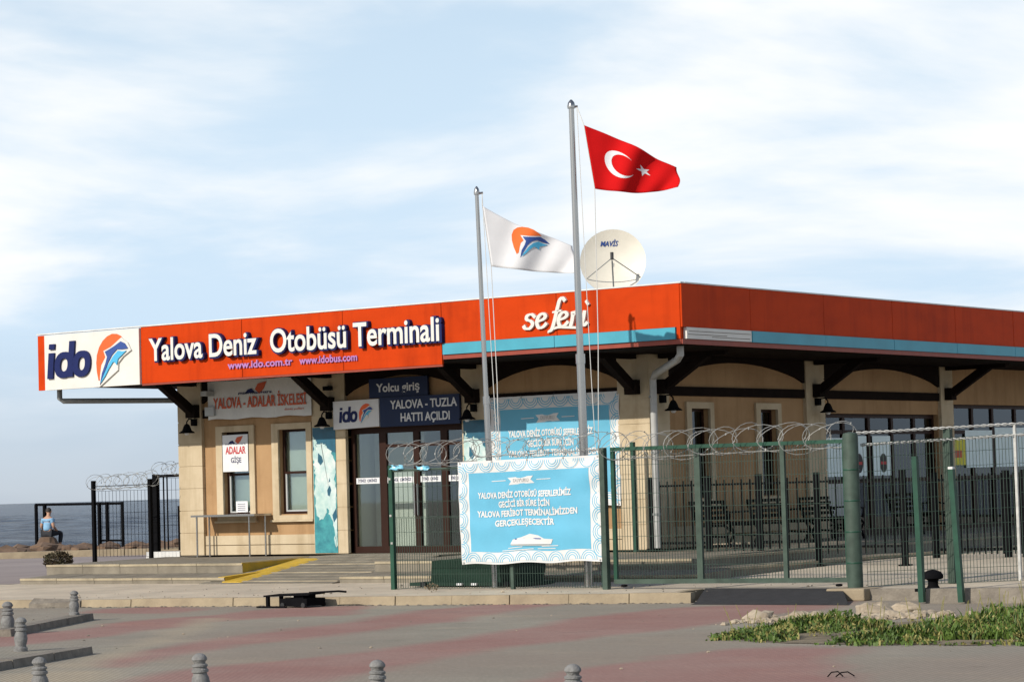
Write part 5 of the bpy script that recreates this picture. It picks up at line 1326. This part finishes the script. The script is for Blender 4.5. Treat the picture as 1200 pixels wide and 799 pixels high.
# ------------------------------------------------------------------ plants, rocks, litter
def leaf_cloud(mb, rr, centre, rad, n, size, flat=1.0, up=.3):
    for _ in range(n):
        while True:
            q = Vector((rr.uniform(-1,1), rr.uniform(-1,1), rr.uniform(-1,1)))
            if q.length < 1: break
        q = q.normalized()*(q.length**.5)
        p = centre + Vector((q.x*rad[0], q.y*rad[1], q.z*rad[2]))
        d = Vector((rr.uniform(-1,1), rr.uniform(-1,1), rr.uniform(-.4,1)+up)).normalized(); s = d.orthogonal().normalized(); s.rotate(Matrix.Rotation(rr.uniform(0,6.28), 3, d)); L_ = size*rr.uniform(.6,1.4)
        mb.add([p - s*L_*.35, p + d*L_*.5 - s*L_*.2, p + d*L_, p + d*L_*.5 + s*L_*.3], [(0,1,2,3)])
def shrub():
    t = thing('shrub', 'small dark clipped shrub left of the platform steps', 'shrub', (-14.86,-.12,.20)); rr = random.Random(4); m = MB()
    c = Vector((-14.86,-.12,.20))
    leaf_cloud(m, rr, c + Vector((0,0,.36)), (.29,.29,.19), 1700, .055); leaf_cloud(m, rr, c + Vector((0,0,.18)), (.17,.17,.16), 600, .05)
    m.build('crown', 'leaf_dark', t); mm = MB()
    for k in range(5): mm.tube([c + Vector((.03*cos(k),.03*sin(k),-.03)), c + Vector((.14*cos(k*1.3),.14*sin(k*1.3),.4))], [.014,.005], 5)
    mm.build('stem', 'bark', t)
shrub()
WEED = [(8.04,-12.81),(7.55,-11.2),(7.75,-10.2),(8.6,-9.6),(9.1,-8.3),(9.3,-7.0),(13.6,-6.6),(13.9,-12.7),(12.3,-13.1),(10.41,-13.45),(9.24,-13.21)]
def weeds():
    rr = random.Random(9); m = MB(); m2 = MB()
    for _ in range(15000):
        x = rr.uniform(7.1, 13.2); y = rr.uniform(-13.5, -4.9)
        if not inside((x, y), WEED): continue
        e = edge_dist((x, y), WEED); dens = mnoise.noise(Vector((x*.9, y*.9, 1)))
        if dens < -.18 or rr.random() > .12 + e*1.0: continue
        h = (.03 + .075*min(1, e/.9))*(1 + 1.2*dens) + (.11 if x > 10.2 and y > -11.5 else 0)*rr.random()**2
        tgt = m2 if rr.random() < .22 else m
        for b in range(4):
            a = rr.uniform(0, 6.28); ln = h*rr.uniform(.6,1.3); lean = rr.uniform(.15,.7); p = Vector((x+rr.uniform(-.06,.06), y+rr.uniform(-.06,.06), 0)); s = Vector((-sin(a), cos(a), 0))*rr.uniform(.006,.016)
            mid = p + Vector((cos(a)*lean*ln*.4, sin(a)*lean*ln*.4, ln*.65)); tip = p + Vector((cos(a)*lean*ln, sin(a)*lean*ln, ln*.95))
            tgt.add([p-s, p+s, mid+s*1.2, tip, mid-s*1.2], [(0,1,2,4),(4,2,3)])
        if rr.random() < .35: leaf_cloud(tgt, rr, Vector((x, y, h*.5)), (.10,.10,h*.5), 5, .04)
        if rr.random() < .02: m2.tube([(x,y,0),(x+rr.uniform(-.1,.1),y+rr.uniform(-.1,.1),h+rr.uniform(.1,.3))], .004, 4)
    # broad leaved clumps
    for k in range(46):
        x = rr.uniform(7.7, 13); y = rr.uniform(-12.6, -5.2)
        if not inside((x, y), WEED): continue
        s = rr.uniform(.06,.20) * (1.3 if x > 10.8 else .65); leaf_cloud(m if k % 4 else m2, rr, Vector((x, y, s*.7)), (s*1.6, s*1.6, s*.8), int(900*s), rr.uniform(.035,.075))
    tag(stuff(m.build('weeds', 'leaf_a')), 'green weeds growing over the corner of the paving', 'weeds'); tag(stuff(m2.build('dry_grass', 'leaf_b')), 'dry yellowish grass mixed into the weeds', 'grass')
    me = bpy.data.meshes.new('soil'); ring = []
    for i in range(len(WEED)):
        a, b = WEED[i], WEED[(i+1) % len(WEED)]
        for k in range(8):
            t_ = k/8; x = a[0]+(b[0]-a[0])*t_; y = a[1]+(b[1]-a[1])*t_; c = (10.5, -10); q = .94 + .07*mnoise.noise(Vector((x*2.2, y*2.2, 3)))
            ring.append((c[0]+(x-c[0])*q, c[1]+(y-c[1])*q, .006))
    me.from_pydata(ring, [], [tuple(range(len(ring)))]); me.materials.append(M['soil']); struct(link('soil', me))
weeds()
def rocks():
    rr = random.Random(21)
    spots = (((6.80,-9.25),.24,'pale broken stone at the tip of the weed patch'), ((7.15,-8.85),.20,None), ((7.5,-8.95),.26,'flat pale slab of rubble against the weeds'), ((7.86,-9.15),.19,None), ((7.72,-7.95),.30,'largest cream boulder beside the weeds'), ((7.80,-7.25),.24,'cream boulder with orange stain behind the largest one'), ((8.15,-8.3),.16,None), ((8.5,-4.55),.2,'small pale stone on the grey concrete kerb'))
    for k, ((x, y), s, lab) in enumerate(spots):
        s *= .82
        n = 8; vs = []; fs = []
        flat = .38 if 'flat' in (lab or '') else .55
        prof = ((-.1,.95),(.35,1.0),(.75,.75),(.95,.35))
        zb = .0 if y < -5 else .2
        for j, (zz, rad) in enumerate(prof):
            for i in range(n):
                a = 2*pi*i/n + rr.uniform(-.15,.15); r_ = s*rad*rr.uniform(.62,1.2); vs.append((x + cos(a)*r_*1.35, y + sin(a)*r_*.9, zb + max(0, zz*s*flat*1.3 + rr.uniform(-.12,.12)*s*(j > 0))))
        for j in range(3):
            for i in range(n): a = j*n+i; b = j*n+(i+1)%n; fs.append((a,b,b+n,a+n))
        fs.append(tuple(range(3*n, 4*n))); 
        o = MB().add(vs, fs).build('rubble_stone', 'limestone', bevel=.015)
        tag(o, lab or 'small cream rubble stone lying beside the weeds', 'stone', None if lab else 'small rubble stones by the weeds')
rocks()
def rubble():
    rr = random.Random(77); m = MB()
    for _ in range(240):
        t = rr.random(); x = 6.7 + 1.9*t + rr.gauss(0,.18); y = -9.3 + 1.6*t*t + rr.gauss(0,.35); s = rr.uniform(.02,.085)
        vs = []; n = 6
        for zz, rd in ((0,1),(.55,.9),(.9,.4)):
            for i in range(n): a = 2*pi*i/n; q = s*rd*rr.uniform(.6,1.2); vs.append((x+cos(a)*q*1.3, y+sin(a)*q, .004 + zz*s*.8*rr.uniform(.8,1.1)*(zz > 0)))
        fs = [(j*n+i, j*n+(i+1)%n, (j+1)*n+(i+1)%n, (j+1)*n+i) for j in range(2) for i in range(n)] + [tuple(range(2*n,3*n))]
        m.add(vs, fs)
    tag(stuff(m.build('loose_rubble', 'limestone')), 'loose pale rubble and grit behind the weeds', 'rubble')
rubble()
def litter():
    rr = random.Random(31); m = MB(); m2 = MB()
    for _ in range(150):
        x = rr.uniform(-9, 5.5); y = kerb_y(x) + rr.uniform(.25, 3.2); z = zside(y); s = rr.uniform(.005,.014)*(2.2 if rr.random() < .06 else 1)
        (m if rr.random() < .6 else m2).lathe([(s,0),(s*1.15,s*.5),(s*.4,s*1.1)], 5, (x, y, z))
    for _ in range(60):
        x = rr.uniform(-6, 12); y = rr.uniform(-20, -7.5); s = rr.uniform(.006,.02)
        (m if rr.random() < .6 else m2).lathe([(s,0),(s*1.2,s*.4),(s*.3,s*.9)], 5, (x, y, .0))
    for _ in range(240):   # dirt and dead leaves along the kerb foot
        x = rr.uniform(-10, 3); y = kerb_y(x) - abs(rr.gauss(0, .06)) - .01; s = rr.uniform(.008,.03)
        m.lathe([(s,0),(s*1.2,s*.3),(s*.3,s*.6)], 5, (x, y, .0))
    tag(stuff(m.build('dark_litter', 'oldkerb')), 'dark grit and dead leaves scattered over the paving', 'litter'); tag(stuff(m2.build('pale_litter', 'limestone')), 'pale pebbles scattered over the paving', 'pebbles')
    w = MB(); c = Vector((-1.95,-4.6,.16)); leaf_cloud(w, rr, c + Vector((0,0,.05)), (.10,.10,.06), 60, .05); tag(w.build('dry_weed', 'soil'), 'small dry weed tuft on the pavement in front of the green fence', 'weed')
    tw = MB().tube([(12.30,-17.4,.01),(12.33,-17.38,.05),(12.38,-17.35,.055),(12.42,-17.33,.01)], .006, 5).tube([(12.36,-17.36,.01),(12.40,-17.33,.045),(12.45,-17.3,.05),(12.50,-17.27,.012)], .006, 5)
    tag(tw.build('wire_scrap', 'black'), 'bent black wire scrap lying on the open paving', 'litter')
litter()

for o in bpy.data.objects:
    if '_at' in o: del o['_at']
